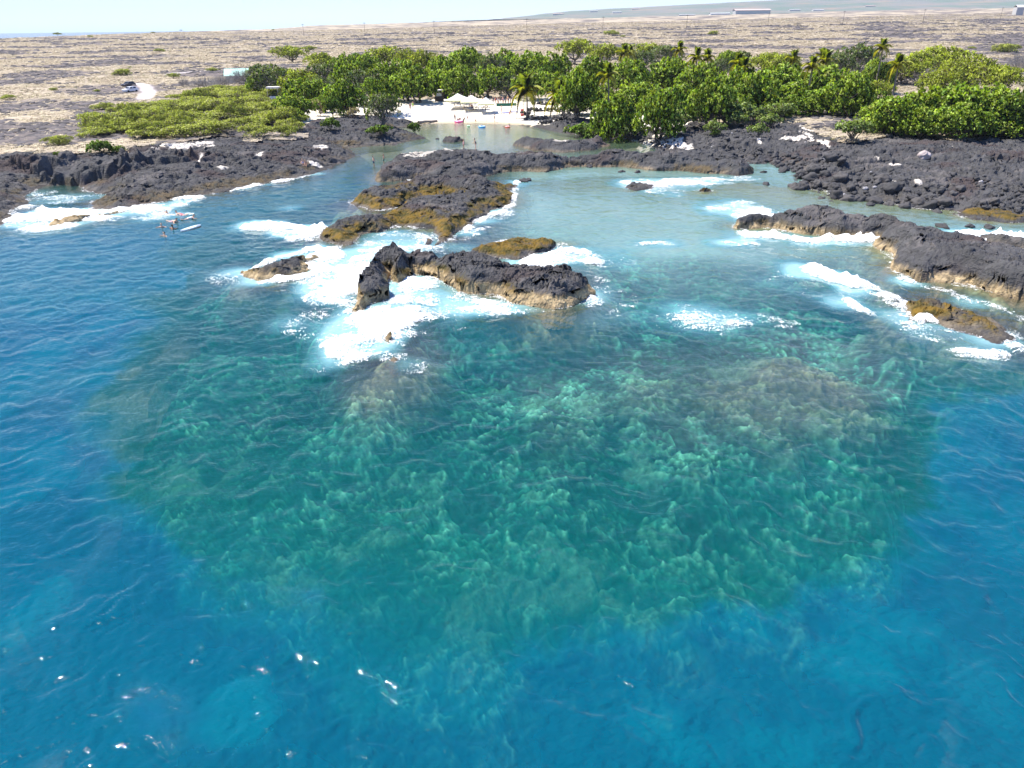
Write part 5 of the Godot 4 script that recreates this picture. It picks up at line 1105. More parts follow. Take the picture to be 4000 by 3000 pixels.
func wood(lobes: Array, stems: int, r: float) -> ArrayMesh:
	var st := SurfaceTool.new()
	st.begin(Mesh.PRIMITIVE_TRIANGLES)
	var fork := Vector3(rng.randf_range(-0.1, 0.1), 0.16, rng.randf_range(-0.1, 0.1))
	tube(st, limb(Vector3(0, -0.08, 0), fork, 0.02, 4), r * 1.3, r)
	for i in lobes.size():
		var l: Array = lobes[i]
		var to := Vector3(l[0], l[1], l[2])
		tube(st, limb(fork if i >= stems else Vector3(rng.randf_range(-0.08, 0.08), -0.08, rng.randf_range(-0.08, 0.08)), to, 0.05, 6), r * 0.75, r * 0.2)
		for k in 3:
			tube(st, limb(to, to + rand_dir() * l[3] * 0.8, 0.03, 4), r * 0.25, r * 0.06, 4)
	return st.commit()

func twigs(n: int, r: float, up: float) -> ArrayMesh:
	var st := SurfaceTool.new()
	st.begin(Mesh.PRIMITIVE_TRIANGLES)
	for i in n:
		var a := rng.randf() * TAU
		var d := sqrt(rng.randf())
		var e := Vector3(cos(a) * d, up + (1.0 - up) * sqrt(maxf(0.0, 1.0 - d * d)) * rng.randf_range(0.7, 1.05), sin(a) * d)
		var m := Vector3(e.x * 0.45, e.y * 0.5, e.z * 0.45)
		if i < 9:
			tube(st, limb(Vector3(0, -0.05, 0), m, 0.04, 4), r, r * 0.5, 5)
		tube(st, limb(m, e, 0.06, 4), r * 0.45, r * 0.12, 4)
		for k in 3:
			tube(st, limb(m.lerp(e, rng.randf_range(0.3, 0.9)), e + rand_dir() * 0.22, 0.03, 3), r * 0.2, r * 0.07, 3)
	return st.commit()

func lobes_of(n: int, r: float, flat_: float, lo: float, hi: float) -> Array:
	var a: Array = [[0.0, hi, 0.0, r * 1.1, flat_]]
	for i in n:
		var w := TAU * i / n + rng.randf_range(-0.35, 0.35)
		var d := rng.randf_range(0.42, 0.72)
		a.append([cos(w) * d, rng.randf_range(lo, hi), sin(w) * d, r * rng.randf_range(0.75, 1.15), flat_])
	for i in n / 2:
		var w := rng.randf() * TAU
		a.append([cos(w) * 0.3, rng.randf_range((lo + hi) * 0.5, hi), sin(w) * 0.3, r * rng.randf_range(0.7, 1.0), flat_])
	return a

func plant_proto(kind: String) -> Node3D:
	var leafm := vmat(0.55)
	leafm.backlight_enabled = true
	leafm.backlight = Color(0.85, 0.9, 0.45)
	leafm.metallic_specular = 0.4
	var bark := mat(0.075, 0.06, 0.05)
	var root := Node3D.new()
	match kind:
		"D":
			var l := lobes_of(9, 0.43, 0.85, 0.22, 0.66)
			obj("crown", crown(l, 800, 14, 0.06, 0.055, Vector3(0.16, 0.28, 0.04), Vector3(0.45, 0.57, 0.08), Vector3(0.32, 0.36, 0.07), 0.06), leafm, root)
			obj("trunk", wood(l, 3, 0.035), bark, root)
		"K":
			var l := lobes_of(8, 0.42, 0.7, 0.38, 0.76)
			obj("crown", crown(l, 620, 12, 0.065, 0.08, Vector3(0.33, 0.4, 0.06), Vector3(0.52, 0.58, 0.09), Vector3(0.2, 0.18, 0.1), 0.12, 0.34), leafm, root)
			obj("trunk", wood(l, 2, 0.028), mat(0.13, 0.11, 0.1), root)
		"G":
			var l := lobes_of(7, 0.42, 0.75, 0.35, 0.72)
			obj("crown", crown(l, 420, 11, 0.066, 0.07, Vector3(0.13, 0.2, 0.07), Vector3(0.24, 0.3, 0.11), Vector3(0.22, 0.2, 0.17), 0.25, 0.4), leafm, root)
			obj("trunk", wood(l, 3, 0.032), mat(0.15, 0.135, 0.13), root)
			obj("branch", twigs(60, 0.02, 0.3), mat(0.22, 0.205, 0.2), root)
		"W":
			var l := lobes_of(7, 0.44, 0.9, 0.25, 0.6)
			obj("crown", crown(l, 420, 12, 0.08, 0.06, Vector3(0.42, 0.34, 0.26), Vector3(0.62, 0.53, 0.43), Vector3(0.3, 0.2, 0.16), 0.15, 0.3), leafm, root)
			obj("trunk", wood(l, 3, 0.03), mat(0.2, 0.14, 0.12), root)
		"X":
			obj("branch", twigs(170, 0.022, 0.25), mat(0.25, 0.235, 0.23), root)
			obj("trunk", wood([[0.1, 0.4, 0.1, 0.2, 1.0], [-0.2, 0.4, 0.0, 0.2, 1.0]], 2, 0.035), mat(0.22, 0.2, 0.19), root)
		"P":
			var l := lobes_of(6, 0.4, 0.7, 0.45, 0.75)
			obj("crown", crown(l, 330, 14, 0.085, 0.05, Vector3(0.2, 0.29, 0.1), Vector3(0.38, 0.46, 0.18), Vector3(0.2, 0.19, 0.14), 0.08, 0.42), leafm, root)
			obj("trunk", wood(l, 3, 0.045), mat(0.14, 0.12, 0.1), root)
		"N":
			var l := lobes_of(6, 0.44, 0.8, 0.3, 0.6)
			obj("crown", crown(l, 300, 13, 0.1, 0.06, Vector3(0.12, 0.2, 0.04), Vector3(0.22, 0.33, 0.07), Vector3(0.24, 0.26, 0.06), 0.08, 0.5), leafm, root)
			obj("stem", wood(l, 4, 0.03), mat(0.12, 0.1, 0.07), root)
		"S":
			var l := lobes_of(9, 0.36, 0.62, 0.25, 0.6)
			obj("crown", crown(l, 800, 11, 0.062, 0.1, Vector3(0.36, 0.41, 0.09), Vector3(0.54, 0.58, 0.14), Vector3(0.17, 0.15, 0.12), 0.2, 0.3), leafm, root)
			obj("stem", wood(l, 5, 0.02), mat(0.14, 0.12, 0.11), root)
	return root

const ONES := ["first", "second", "third", "fourth", "fifth", "sixth", "seventh", "eighth", "ninth", "tenth", "eleventh", "twelfth", "thirteenth", "fourteenth", "fifteenth", "sixteenth", "seventeenth", "eighteenth", "nineteenth"]
const TENS := ["twentieth", "thirtieth", "fortieth", "fiftieth", "sixtieth", "seventieth", "eightieth"]
const TEN := ["twenty", "thirty", "forty", "fifty", "sixty", "seventy", "eighty"]

func nth(i: int) -> String:
	if i < 19:
		return ONES[i]
	var t := (i + 1) / 10 - 2
	return TENS[t] if (i + 1) % 10 == 0 else TEN[t] + "-" + ONES[(i + 1) % 10 - 1]

func make_plants() -> void:
	var protos := {}
	var variants := {"D": 4, "K": 3, "G": 2, "X": 2, "P": 2, "N": 2, "S": 3, "W": 1}
	for k: String in variants:
		protos[k] = []
		for i in variants[k]:
			protos[k].append(plant_proto(k))
	var names := {"D": "broadleaf_tree", "K": "kiawe_tree", "G": "grey_green_tree", "X": "bare_tree", "P": "heliotrope_tree", "N": "shrub", "S": "kiawe_shrub", "W": "dry_bush"}
	var sets := {}
	for i in range(TREES.size()):
		var t: Array = TREES[i]
		var key: String = t[4]
		if t[4] in ["D", "K", "G"]:
			key += " rear" if t[1] < -178.0 else " front"
		elif t[4] == "S":
			key += (" near" if t[1] > -150.0 else " mid" if t[1] > -185.0 else " back") if t[1] > -270.0 and t[0] < -35.0 and t[0] > -100.0 else " far"
		if not sets.has(key):
			sets[key] = []
		sets[key].append(t)
	var words := {
		"D rear": ["%s dense dark green tree from left along the rear of the grove", "tree", "dense green trees at the rear of the grove"],
		"D front": ["%s dense bright green tree from left along the shore side of the grove", "tree", "dense green trees on the shore side"],
		"K rear": ["%s feathery yellow-green tree from left along the back edge", "tree", "yellow-green trees along the back edge"],
		"K front": ["%s feathery yellow-green tree from left on the shore side", "tree", "yellow-green trees on the shore side"],
		"G rear": ["%s sparse grey-green tree from left behind the beach", "tree", "grey-green trees"],
		"G front": ["%s half-bare grey tree from left by the shore sand", "tree", "grey-green trees"],
		"W": ["%s round cream coloured dead bush between the left trees", "bush", "cream dead bushes"],
		"X": ["%s leafless grey tree from left", "tree", "bare grey trees"],
		"P": ["%s pale green shore tree from left beside the right-hand lava", "tree", "pale shore trees"],
		"N": ["%s light green leafy shrub from left at the edge of the lava", "shrub", "leafy shrubs at the lava edge"],
		"S near": ["%s low yellow-green shrub from left along the front of the left thicket", "shrub", "low shrubs of the left thicket"],
		"S mid": ["%s low yellow-green shrub from left in the middle of the left thicket", "shrub", "low shrubs of the left thicket"],
		"S back": ["%s low yellow-green shrub from left at the back of the left thicket", "shrub", "low shrubs of the left thicket"],
		"S far": ["%s lone olive shrub from left in the dry grass", "shrub", "lone shrubs in the dry grass"]}
	for key: String in sets:
		var list: Array = sets[key]
		list.sort_custom(func(a: Array, b: Array) -> bool: return a[0] / a[1] > b[0] / b[1])
		for i in list.size():
			var t: Array = list[i]
			var kind: String = t[4]
			var pool: Array = protos[kind]
			var src: Node3D = pool[(i * 7 + int(absf(t[0]) * 3.0)) % pool.size()]
			var o: Node3D = src.duplicate()
			o.name = numbered(names[kind])
			add_child(o)
			o.position = Vector3(t[0], land_h(t[0], t[1]) - 0.1, t[1])
			o.rotation.y = fmod(t[0] * 1.7 + t[1] * 0.9, TAU)
			o.scale = Vector3(t[2], t[3], t[2])
			tag(o, words[key][0] % nth(i), words[key][1], words[key][2])

func make_palms() -> void:
	var leafm := vmat(0.5)
	leafm.backlight_enabled = true
	leafm.backlight = Color(1.0, 1.0, 0.5)
	var fr: Array = []
	for v in 3:
		var p := PackedVector3Array()
		var n := PackedVector3Array()
		var c := PackedColorArray()
		var droop := 0.45 + 0.5 * v
		for s in 22:
			var f := (s + 1.0) / 23.0
			var at := Vector3(0, 0.55 * sin(f * 1.7) - droop * f * f, f * 1.0)
			var ln := 0.42 * sin(PI * clampf(f * 0.86 + 0.14, 0.0, 1.0))
			for sd in [-1.0, 1.0]:
				var d := Vector3(sd * 0.85, -0.28 - 0.25 * v, 0.55).normalized()
				var tn := Vector3(0.22, 0.32, 0.06).lerp(Vector3(0.6, 0.52, 0.1), 0.25 * v + 0.25 * rng.randf())
				var q := enc(Color(tn.x, tn.y, tn.z))
				var w := Vector3(0, 0, 0.038)
				p.append_array(PackedVector3Array([at - w, at + w, at + d * ln]))
				for k in 3:
					n.append(Vector3(sd * 0.3, 0.9, 0.1).normalized())
					c.append(q)
		for s in 11:
			var fa := s / 11.0
			var fb := (s + 1) / 11.0
			var pa := Vector3(0, 0.55 * sin(fa * 1.7) - droop * fa * fa, fa)
			var pb := Vector3(0, 0.55 * sin(fb * 1.7) - droop * fb * fb, fb)
			var w := Vector3(0.016, 0, 0)
			p.append_array(PackedVector3Array([pa - w, pb - w, pb + w, pa - w, pb + w, pa + w]))
			for k in 6:
				n.append(Vector3.UP)
				c.append(enc(Color(0.25, 0.22, 0.07)))
		fr.append(soup(p, n, c))
	var labels := ["tall palm with yellow fronds standing by the stone wall on the beach", "shorter drooping palm right of the tall beach palm"]
	for i in range(2, PALMS.size()):
		labels.append("%s palm top from left rising out of the green grove" % nth(i - 2))
	for i in PALMS.size():
		var t: Array = PALMS[i]
		var y := land_h(t[0], t[1])
		var o := thing("palm_tree", labels[i], "palm", Vector3(t[0], y, t[1]), 0.0, "coconut palms")
		var st := SurfaceTool.new()
		st.begin(Mesh.PRIMITIVE_TRIANGLES)
		var lean := Vector3(rng.randf_range(-0.7, 0.7), t[2], rng.randf_range(-0.4, 0.4))
		tube(st, [Vector3(0, -0.3, 0), lean * 0.3 + Vector3(0.15, 0, 0), lean * 0.65 + Vector3(0.1, 0, 0), lean], 0.24, 0.13, 8)
		obj("trunk", st.commit(), mat(0.17, 0.15, 0.13), o)
		var len_ := 4.3 if i < 2 else 2.7
		for k in 20:
			var ring := k % 3
			var b := Basis(Vector3.UP, TAU * k / 20.0 + rng.randf_range(-0.15, 0.15)) * Basis(Vector3.RIGHT, [-0.95, -0.35, 0.25][ring] + rng.randf_range(-0.15, 0.15))
			var m := obj("frond", fr[ring], leafm, o)
			m.transform = Transform3D(b.scaled(Vector3.ONE * len_ * rng.randf_range(0.85, 1.1)), lean)

func tuft_mesh(n: int, w: float) -> ArrayMesh:
	var p := PackedVector3Array()
	var nn := PackedVector3Array()
	for i in n:
		var a := rng.randf() * TAU
		var r := rng.randf() * 0.22
		var at := Vector3(cos(a) * r, 0, sin(a) * r)
		var o := Vector3(cos(a), 0, sin(a))
		var s := Vector3(-sin(a), 0, cos(a)) * w
		var mid := at + o * 0.28 + Vector3(0, rng.randf_range(0.35, 0.6), 0)
		var tip := at + o * rng.randf_range(0.5, 0.75) + Vector3(0, rng.randf_range(0.15, 0.7), 0)
		p.append_array(PackedVector3Array([at - s, mid - s, mid + s, mid - s * 1.2, tip, mid + s * 1.2]))
		for k in 6:
			nn.append((o * 0.35 + Vector3(0, 0.9, 0)).normalized())
	return soup(p, nn)

func scatter(called: String, mesh: Mesh, m: Material, tr: Array, cols: PackedColorArray, label: String, cat: String) -> void:
	var mm := MultiMesh.new()
	mm.transform_format = MultiMesh.TRANSFORM_3D
	mm.use_colors = true
	mm.mesh = mesh
	mm.instance_count = tr.size()
	for i in tr.size():
		mm.set_instance_transform(i, tr[i])
		mm.set_instance_color(i, cols[i])
	var o := MultiMeshInstance3D.new()
	o.name = numbered(called)
	o.multimesh = mm
	o.material_override = m
	add_child(o)
	o.set_meta("kind", "stuff")
	tag(o, label, cat)

func make_grass() -> void:
	var tr: Array = []
	var cols := PackedColorArray()
	for i in 420000:
		var f := rng.randf()
		var d := 104.0 * pow(11.0, pow(f, 0.8))
		var x := rng.randf_range(-0.78, 0.78) * (d + 8.0)
		var z := -d
		if d < 214.0 and absf(x) < 128.0:
			var v := vegF.at(x, z)
			var s := sandF.at(x, z)
			if v < -0.6 or s > -0.5:
				continue
		elif d < 118.0:
			continue
		if d > 640.0 and x < lerpf(-600.0, -400.0, smoothstep(640.0, 1500.0, d)) + 10.0:
			continue
		if x > -70.0 and d < 205.0 and x < 120.0 and rng.randf() < 0.6:
			continue
		var mx := plain_mix(x, z)
		if rng.randf() < mx * 0.85:
			continue
		if d < 420.0 and road_at(x, z) < 2.6:
			continue
		var sc := rng.randf_range(0.6, 1.15) * (0.5 + 0.0015 * d)
		var b := Basis(Vector3.UP, rng.randf() * TAU).scaled(Vector3(sc, sc * rng.randf_range(0.55, 0.85) / (1.0 + 0.0009 * d), sc))
		tr.append(Transform3D(b, Vector3(x, land_h(x, z) - 0.05 + 0.9 * nz_a.get_noise_2d(x * 0.1 + 70.0, z * 0.13) * smoothstep(-190.0, -260.0, z), z)))
		var q := Vector3(0.5, 0.44, 0.3).lerp(Vector3(0.38, 0.31, 0.235), rng.randf()) * rng.randf_range(0.8, 1.15)
		if rng.randf() < 0.03:
			q = Vector3(0.2, 0.2, 0.09)
		cols.append(enc(Color(q.x, q.y, q.z)))
	var m := vmat(0.9)
	m.backlight_enabled = true
	m.backlight = Color(0.3, 0.28, 0.22)
	scatter("dry_grass", tuft_mesh(15, 0.075), m, tr, cols, "pale straw coloured clump grass covering the lava plain", "grass")
	tr = []
	cols = PackedColorArray()
	for i in 40000:
		var d := 106.0 * pow(8.0, pow(rng.randf(), 0.85))
		var x := rng.randf_range(-0.78, 0.78) * (d + 8.0)
		var z := -d
		if d < 214.0 and absf(x) < 128.0:
			if vegF.at(x, z) < 0.0 or sandF.at(x, z) > -1.0:
				continue
		elif d < 118.0:
			continue
		if d > 640.0 and x < lerpf(-600.0, -400.0, smoothstep(640.0, 1500.0, d)) + 10.0:
			continue
		if rng.randf() > plain_mix(x, z) or (d < 420.0 and road_at(x, z) < 3.0):
			continue
		var sc := rng.randf_range(0.3, 1.0) * (0.5 + 0.002 * d)
		tr.append(Transform3D(Basis(Vector3.UP, rng.randf() * TAU).scaled(Vector3(sc * 1.4, sc * 0.6, sc)), Vector3(x, land_h(x, z) + 0.05 + 0.9 * nz_a.get_noise_2d(x * 0.1 + 70.0, z * 0.13) * smoothstep(-190.0, -260.0, z), z)))
		var k := rng.randf_range(0.05, 0.1)
		cols.append(enc(Color(k * 1.05, k * 0.93, k * 0.95)))
	scatter("lava_rubble", stone_mesh(1, 3), vmat(0.9), tr, cols, "dark broken lava showing between the dry grass", "rubble")
	# pebbles of the right hand shore
	tr = []
	cols = PackedColorArray()
	for i in 9000:
		var x := rng.randf_range(8.0, 100.0)
		var z := rng.randf_range(-150.0, -76.0)
		var d := landF.at(x, z)
		if d < -1.2 or d > 16.0 or vegF.at(x, z) > -1.0 or nz_a.get_noise_2d(x * 0.6, z * 0.6) + (0.3 - d * 0.05) < 0.0:
			continue
		var sc := rng.randf_range(0.08, 0.32)
		var y := maxf(lava_land(x, z), -0.3) if sandF.at(x, z) < 0.0 else land_h(x, z)
		tr.append(Transform3D(Basis(rand_dir(), rng.randf() * TAU).scaled(Vector3(sc * 1.2, sc, sc)), Vector3(x, y + sc * 0.2, z)))
		var k := rng.randf_range(0.028, 0.06) if rng.randf() > 0.02 else 0.3
		cols.append(enc(Color(k, k * 0.97, k)))
	scatter("lava_pebbles", stone_mesh(2, 3), vmat(0.85), tr, cols, "loose dark stones strewn over the right hand lava shore", "stones")

func stone_mesh(sd: int, rings: int) -> ArrayMesh:
	var s := SphereMesh.new()
	s.radius = 1.0
	s.height = 2.0
	s.radial_segments = rings * 4
	s.rings = rings * 2
	var a := s.get_mesh_arrays()
	var v: PackedVector3Array = a[Mesh.ARRAY_VERTEX]
	for i in v.size():
		var q := v[i] * 1.1 + Vector3(sd * 9.0, 0, 0)
		var k := 1.0 + 0.35 * nz_w.get_noise_3d(q.x * 2.2, q.y * 2.2, q.z * 2.2) + 0.18 * nz_w.get_noise_3d(q.x * 6.0, q.y * 6.0, q.z * 6.0)
		v[i] = v[i] * k * Vector3(1.0, 0.78, 0.9)
	a[Mesh.ARRAY_VERTEX] = v
	var m := ArrayMesh.new()
	m.add_surface_from_arrays(Mesh.PRIMITIVE_TRIANGLES, a)
	var st := SurfaceTool.new()
	st.create_from(m, 0)
	st.generate_normals()
	return st.commit()

func make_boulders() -> void:
	var shapes: Array = []
	for i in 6:
		shapes.append(stone_mesh(i + 3, 5))
	var tones := [mat(0.034, 0.033, 0.035, 0.85), mat(0.045, 0.043, 0.045, 0.85), mat(0.06, 0.056, 0.056, 0.85)]
	var n := 0
	var tries := 0
	while n < 190 and tries < 9000:
		tries += 1
		var x := rng.randf_range(22.0, 78.0)
		var z := rng.randf_range(-118.0, -78.0)
		var d := landF.at(x, z)
		if d < -1.5 or d > 7.0 or vegF.at(x, z) > -2.0 or rng.randf() < maxf(0.0, d) * 0.11:
			continue
		n += 1
		var r := 0.28 + 0.62 * pow(rng.randf(), 2.2)
		var y := maxf(lava_land(x, z), -0.35)
		var o := obj("boulder", shapes[rng.randi() % 6], tones[rng.randi() % 3])
		o.position = Vector3(x, y + r * 0.3, z)
		o.rotation = Vector3(rng.randf() * 0.5, rng.randf() * TAU, rng.randf() * 0.5)
		o.scale = Vector3(r * 1.15, r, r)
		var sz := "large" if r > 0.62 else "middling" if r > 0.4 else "small"
		var where := "standing in the shallows off" if d < 0.0 else "at the water's edge of" if d < 2.0 else "up on the dry lava of"
		var part := "near half" if z > -92.0 else "middle" if z > -104.0 else "far end"
		tag(o, "%s dark boulder %s the right shore, %s" % [sz, where, part], "boulder", "dark boulders along the right shore")
	for q in PALE_STONES:
		var o := obj("boulder", shapes[1], mat(0.4, 0.34, 0.33))
		o.position = Vector3(q[0], lava_land(q[0], q[1]) + 0.4, q[1])
		o.scale = Vector3.ONE * 0.75
		tag(o, "single round pinkish-white boulder on the dark right shore", "boulder")
	# stones round the palm and the rows of wall right of the beach
	for w in WALLS:
		var a := Vector2(w[0], w[1])
		var b := Vector2(w[2], w[3])
		var cnt := int(a.distance_to(b) / 0.55)
		for i in cnt:
			for lay in 2:
				var p := a.lerp(b, (i + rng.randf_range(0.0, 0.9)) / cnt) + Vector2(rng.randfn(), rng.randfn()) * 0.3
				var r := rng.randf_range(0.22, 0.42)
				var o := obj("wall_stone", shapes[rng.randi() % 6], tones[rng.randi() % 3])
				o.position = Vector3(p.x, land_h(p.x, p.y) + r * 0.4 + lay * 0.38, p.y)
				o.rotation = Vector3(rng.randf(), rng.randf() * TAU, rng.randf())
				o.scale = Vector3(r * 1.2, r, r)
				tag(o, "dark stone in the %s stone row behind the beach's right end" % ["palm foot", "front", "middle", "nearest", "rearmost"][WALLS.find(w)], "stone", "stones of the rows by the palm")
	for q in SHOALS:
		var o := obj("boulder", shapes[rng.randi() % 6], tones[0])
		o.position = Vector3(q[0], 0.0, q[1])
		o.rotation.y = q[2] * 9.0
		o.scale = Vector3(q[2] * 1.3, q[2] * 0.75, q[2])
		tag(o, "small dark stone standing in the shallow bay water", "boulder", "small stones in the shallow bay")

# ---------------------------------------------------------------- people
func capsule_d(p: Vector3, b: Array) -> float:
	var a: Vector3 = b[0]
	var ba: Vector3 = b[1] - a
	var h := clampf((p - a).dot(ba) / maxf(ba.length_squared(), 1e-6), 0.0, 1.0)
	return (p - a - ba * h).length() - lerpf(b[2], b[3], h)

func blob_mesh(bones: Array, cell: float, k: float) -> ArrayMesh:
	var lo := Vector3.ONE * 1e9
	var hi := -lo
	for b in bones:
		var r := Vector3.ONE * (maxf(b[2], b[3]) + cell * 2.0)
		lo = lo.min(b[0] - r).min(b[1] - r)
		hi = hi.max(b[0] + r).max(b[1] + r)
	var n := Vector3i(((hi - lo) / cell).ceil()) + Vector3i.ONE
	var f := PackedFloat32Array()
	f.resize(n.x * n.y * n.z)
	f.fill(1.0)
	for b in bones:
		var r := Vector3.ONE * (maxf(b[2], b[3]) + k * 2.0)
		var ia := Vector3i(((b[0] as Vector3).min(b[1]) - r - lo) / cell).clamp(Vector3i.ZERO, n - Vector3i.ONE)
		var ib := Vector3i(((b[0] as Vector3).max(b[1]) + r - lo) / cell).clamp(Vector3i.ZERO, n - Vector3i.ONE)
		for y in range(ia.y, ib.y + 1):
			for z in range(ia.z, ib.z + 1):
				for x in range(ia.x, ib.x + 1):
					var q := (y * n.z + z) * n.x + x
					var d := capsule_d(lo + Vector3(x, y, z) * cell, b)
					var h := clampf(0.5 + 0.5 * (f[q] - d) / k, 0.0, 1.0)
					f[q] = lerpf(f[q], d, h) - k * h * (1.0 - h)
	var id := {}
	var v := PackedVector3Array()
	var st := SurfaceTool.new()
	st.begin(Mesh.PRIMITIVE_TRIANGLES)
	st.set_smooth_group(0)
	var off := PackedInt32Array()
	for c in 8:
		off.append(((c >> 1 & 1) * n.z + (c >> 2)) * n.x + (c & 1))
	for y in n.y - 1:
		for z in n.z - 1:
			for x in n.x - 1:
				var q := (y * n.z + z) * n.x + x
				var m := 0
				for c in 8:
					if f[q + off[c]] < 0.0:
						m |= 1 << c
				if m == 0 or m == 255:
					continue
				var s := Vector3.ZERO
				var cnt := 0
				for e in [[0, 1], [2, 3], [4, 5], [6, 7], [0, 2], [1, 3], [4, 6], [5, 7], [0, 4], [1, 5], [2, 6], [3, 7]]:
					if (m >> e[0] & 1) != (m >> e[1] & 1):
						var fa := f[q + off[e[0]]]
						var t := fa / (fa - f[q + off[e[1]]])
						var pa := Vector3(e[0] & 1, e[0] >> 1 & 1, e[0] >> 2)
						var pb := Vector3(e[1] & 1, e[1] >> 1 & 1, e[1] >> 2)
						s += pa.lerp(pb, t)
						cnt += 1
				id[q] = v.size()
				v.append(lo + (Vector3(x, y, z) + s / cnt) * cell)
	for p in v:
		st.add_vertex(p)
	var sx := 1
	var sz := n.x
	var sy := n.x * n.z
	for y in range(1, n.y - 1):
		for z in range(1, n.z - 1):
			for x in range(1, n.x - 1):
				var q := (y * n.z + z) * n.x + x
				for ax in [[sx, sy, sz], [sy, sz, sx], [sz, sx, sy]]:
					var i0 := f[q] < 0.0
					if i0 == (f[q + ax[0]] < 0.0):
						continue
					var a: int = id[q]
					var b: int = id[q - ax[1]]
					var c: int = id[q - ax[1] - ax[2]]
					var d: int = id[q - ax[2]]
					for w in ([a, b, c, a, c, d] if not i0 else [a, c, b, a, d, c]):
						st.add_index(w)
	st.generate_normals()
	return st.commit()

# joints of a pose, feet at the origin, facing +z; returns bones for the body, the clothes and the hair
func pose(kind: String) -> Dictionary:
	var hip := Vector3(0, 0.92, 0)
	var lean := 0.0
	var knees := [Vector3(-0.1, 0.5, 0.03), Vector3(0.1, 0.5, 0.05)]
	var feet := [Vector3(-0.11, 0.05, -0.02), Vector3(0.12, 0.05, 0.04)]
	var hands := [Vector3(-0.3, 0.82, 0.1), Vector3(0.3, 0.84, 0.12)]
	match kind:
		"bend":
			lean = 0.75
			hands = [Vector3(-0.25, 0.62, 0.62), Vector3(0.26, 0.7, 0.6)]
		"lean":
			lean = 0.3
			hands = [Vector3(-0.45, 0.95, 0.45), Vector3(0.33, 0.85, 0.25)]
		"sit":
			hip = Vector3(0, 0.14, 0)
			knees = [Vector3(-0.14, 0.42, 0.38), Vector3(0.14, 0.36, 0.4)]
			feet = [Vector3(-0.13, 0.05, 0.55), Vector3(0.13, 0.04, 0.68)]
			hands = [Vector3(-0.28, 0.3, 0.3), Vector3(0.27, 0.3, 0.32)]
			lean = 0.15
		"wade":
			hands = [Vector3(-0.38, 0.95, 0.3), Vector3(0.36, 0.9, 0.28)]
			knees = [Vector3(-0.1, 0.52, 0.12), Vector3(0.1, 0.5, -0.04)]
			feet = [Vector3(-0.1, 0.05, 0.18), Vector3(0.12, 0.05, -0.22)]
		"swim":
			hip = Vector3(0, 0.0, 0)
			lean = 1.42
			knees = [Vector3(-0.1, -0.04, -0.42), Vector3(0.12, -0.08, -0.4)]
			feet = [Vector3(-0.12, 0.0, -0.84), Vector3(0.14, -0.1, -0.8)]
			hands = [Vector3(-0.42, -0.02, 0.75), Vector3(0.45, -0.08, 0.4)]
		"float":
			hip = Vector3(0, -0.5, -0.1)
			lean = 0.25
			knees = [Vector3(-0.12, -0.85, 0.1), Vector3(0.12, -0.9, 0.05)]
			feet = [Vector3(-0.12, -1.25, -0.05), Vector3(0.12, -1.3, -0.1)]
			hands = [Vector3(-0.5, -0.08, 0.2), Vector3(0.5, -0.1, 0.22)]
	var up := Vector3(0, cos(lean), sin(lean))
	var fw := Vector3(0, -sin(lean), cos(lean))
	var chest := hip + up * 0.3
	var neck := hip + up * 0.53
	var head := neck + Vector3(0, cos(lean * 0.7), sin(lean * 0.7)) * 0.17 + (Vector3(0, 0.08, 0) if kind == "swim" else Vector3.ZERO)
	var b: Array = [[hip, hip + up * 0.1, 0.135, 0.125], [hip + up * 0.12, chest, 0.118, 0.135], [chest - Vector3(0.07, 0, 0), chest + Vector3(0.07, 0, 0), 0.115, 0.115], [chest + up * 0.12 - Vector3(0.11, 0, 0), chest + up * 0.12 + Vector3(0.11, 0, 0), 0.085, 0.085], [neck - up * 0.04, head - up * 0.06, 0.055, 0.052], [head - Vector3(0, 0.04, 0) + fw * 0.015, head + Vector3(0, 0.05, 0), 0.085, 0.098], [head + fw * 0.085 - Vector3(0, 0.015, 0), head + fw * 0.105 - Vector3(0, 0.03, 0), 0.016, 0.018]]
	var shorts: Array = [[hip + up * 0.03, hip + up * 0.08, 0.15, 0.14]]
	for s in 2:
		var sg := -1.0 if s == 0 else 1.0
		var hj := hip + Vector3(0.085 * sg, -0.03, 0)
		var kn: Vector3 = knees[s]
		var ft: Vector3 = feet[s]
		b.append([hj, kn, 0.09, 0.058])
		b.append([kn, ft + Vector3(0, 0.04, 0), 0.055, 0.038])
		b.append([ft + Vector3(0, 0.01, -0.03), ft + Vector3(0, -0.015, 0.15), 0.042, 0.032])
		shorts.append([hj, hj.lerp(kn, 0.62), 0.11, 0.098])
		var sh := chest + up * 0.15 + Vector3(0.185 * sg, 0, 0)
		var hd: Vector3 = hands[s]
		var el := sh.lerp(hd, 0.5) + Vector3(0.05 * sg, -0.05, -0.06)
		b.append([sh, el, 0.056, 0.044])
		b.append([el, hd, 0.043, 0.032])
		b.append([hd, hd + (hd - el).normalized() * 0.13, 0.036, 0.018])
	var hair: Array = [[head + Vector3(0, 0.06, 0) - fw * 0.025, head + Vector3(0, 0.0, 0) - fw * 0.05, 0.1, 0.085]]
	var suit: Array = [[hip, hip + up * 0.1, 0.152, 0.138], [hip + up * 0.12, chest, 0.13, 0.148], [chest - Vector3(0.06, 0, 0), chest + Vector3(0.06, 0, 0), 0.127, 0.127]]
	return {"body": b, "shorts": shorts, "suit": suit, "hair": hair}

var pose_cache := {}

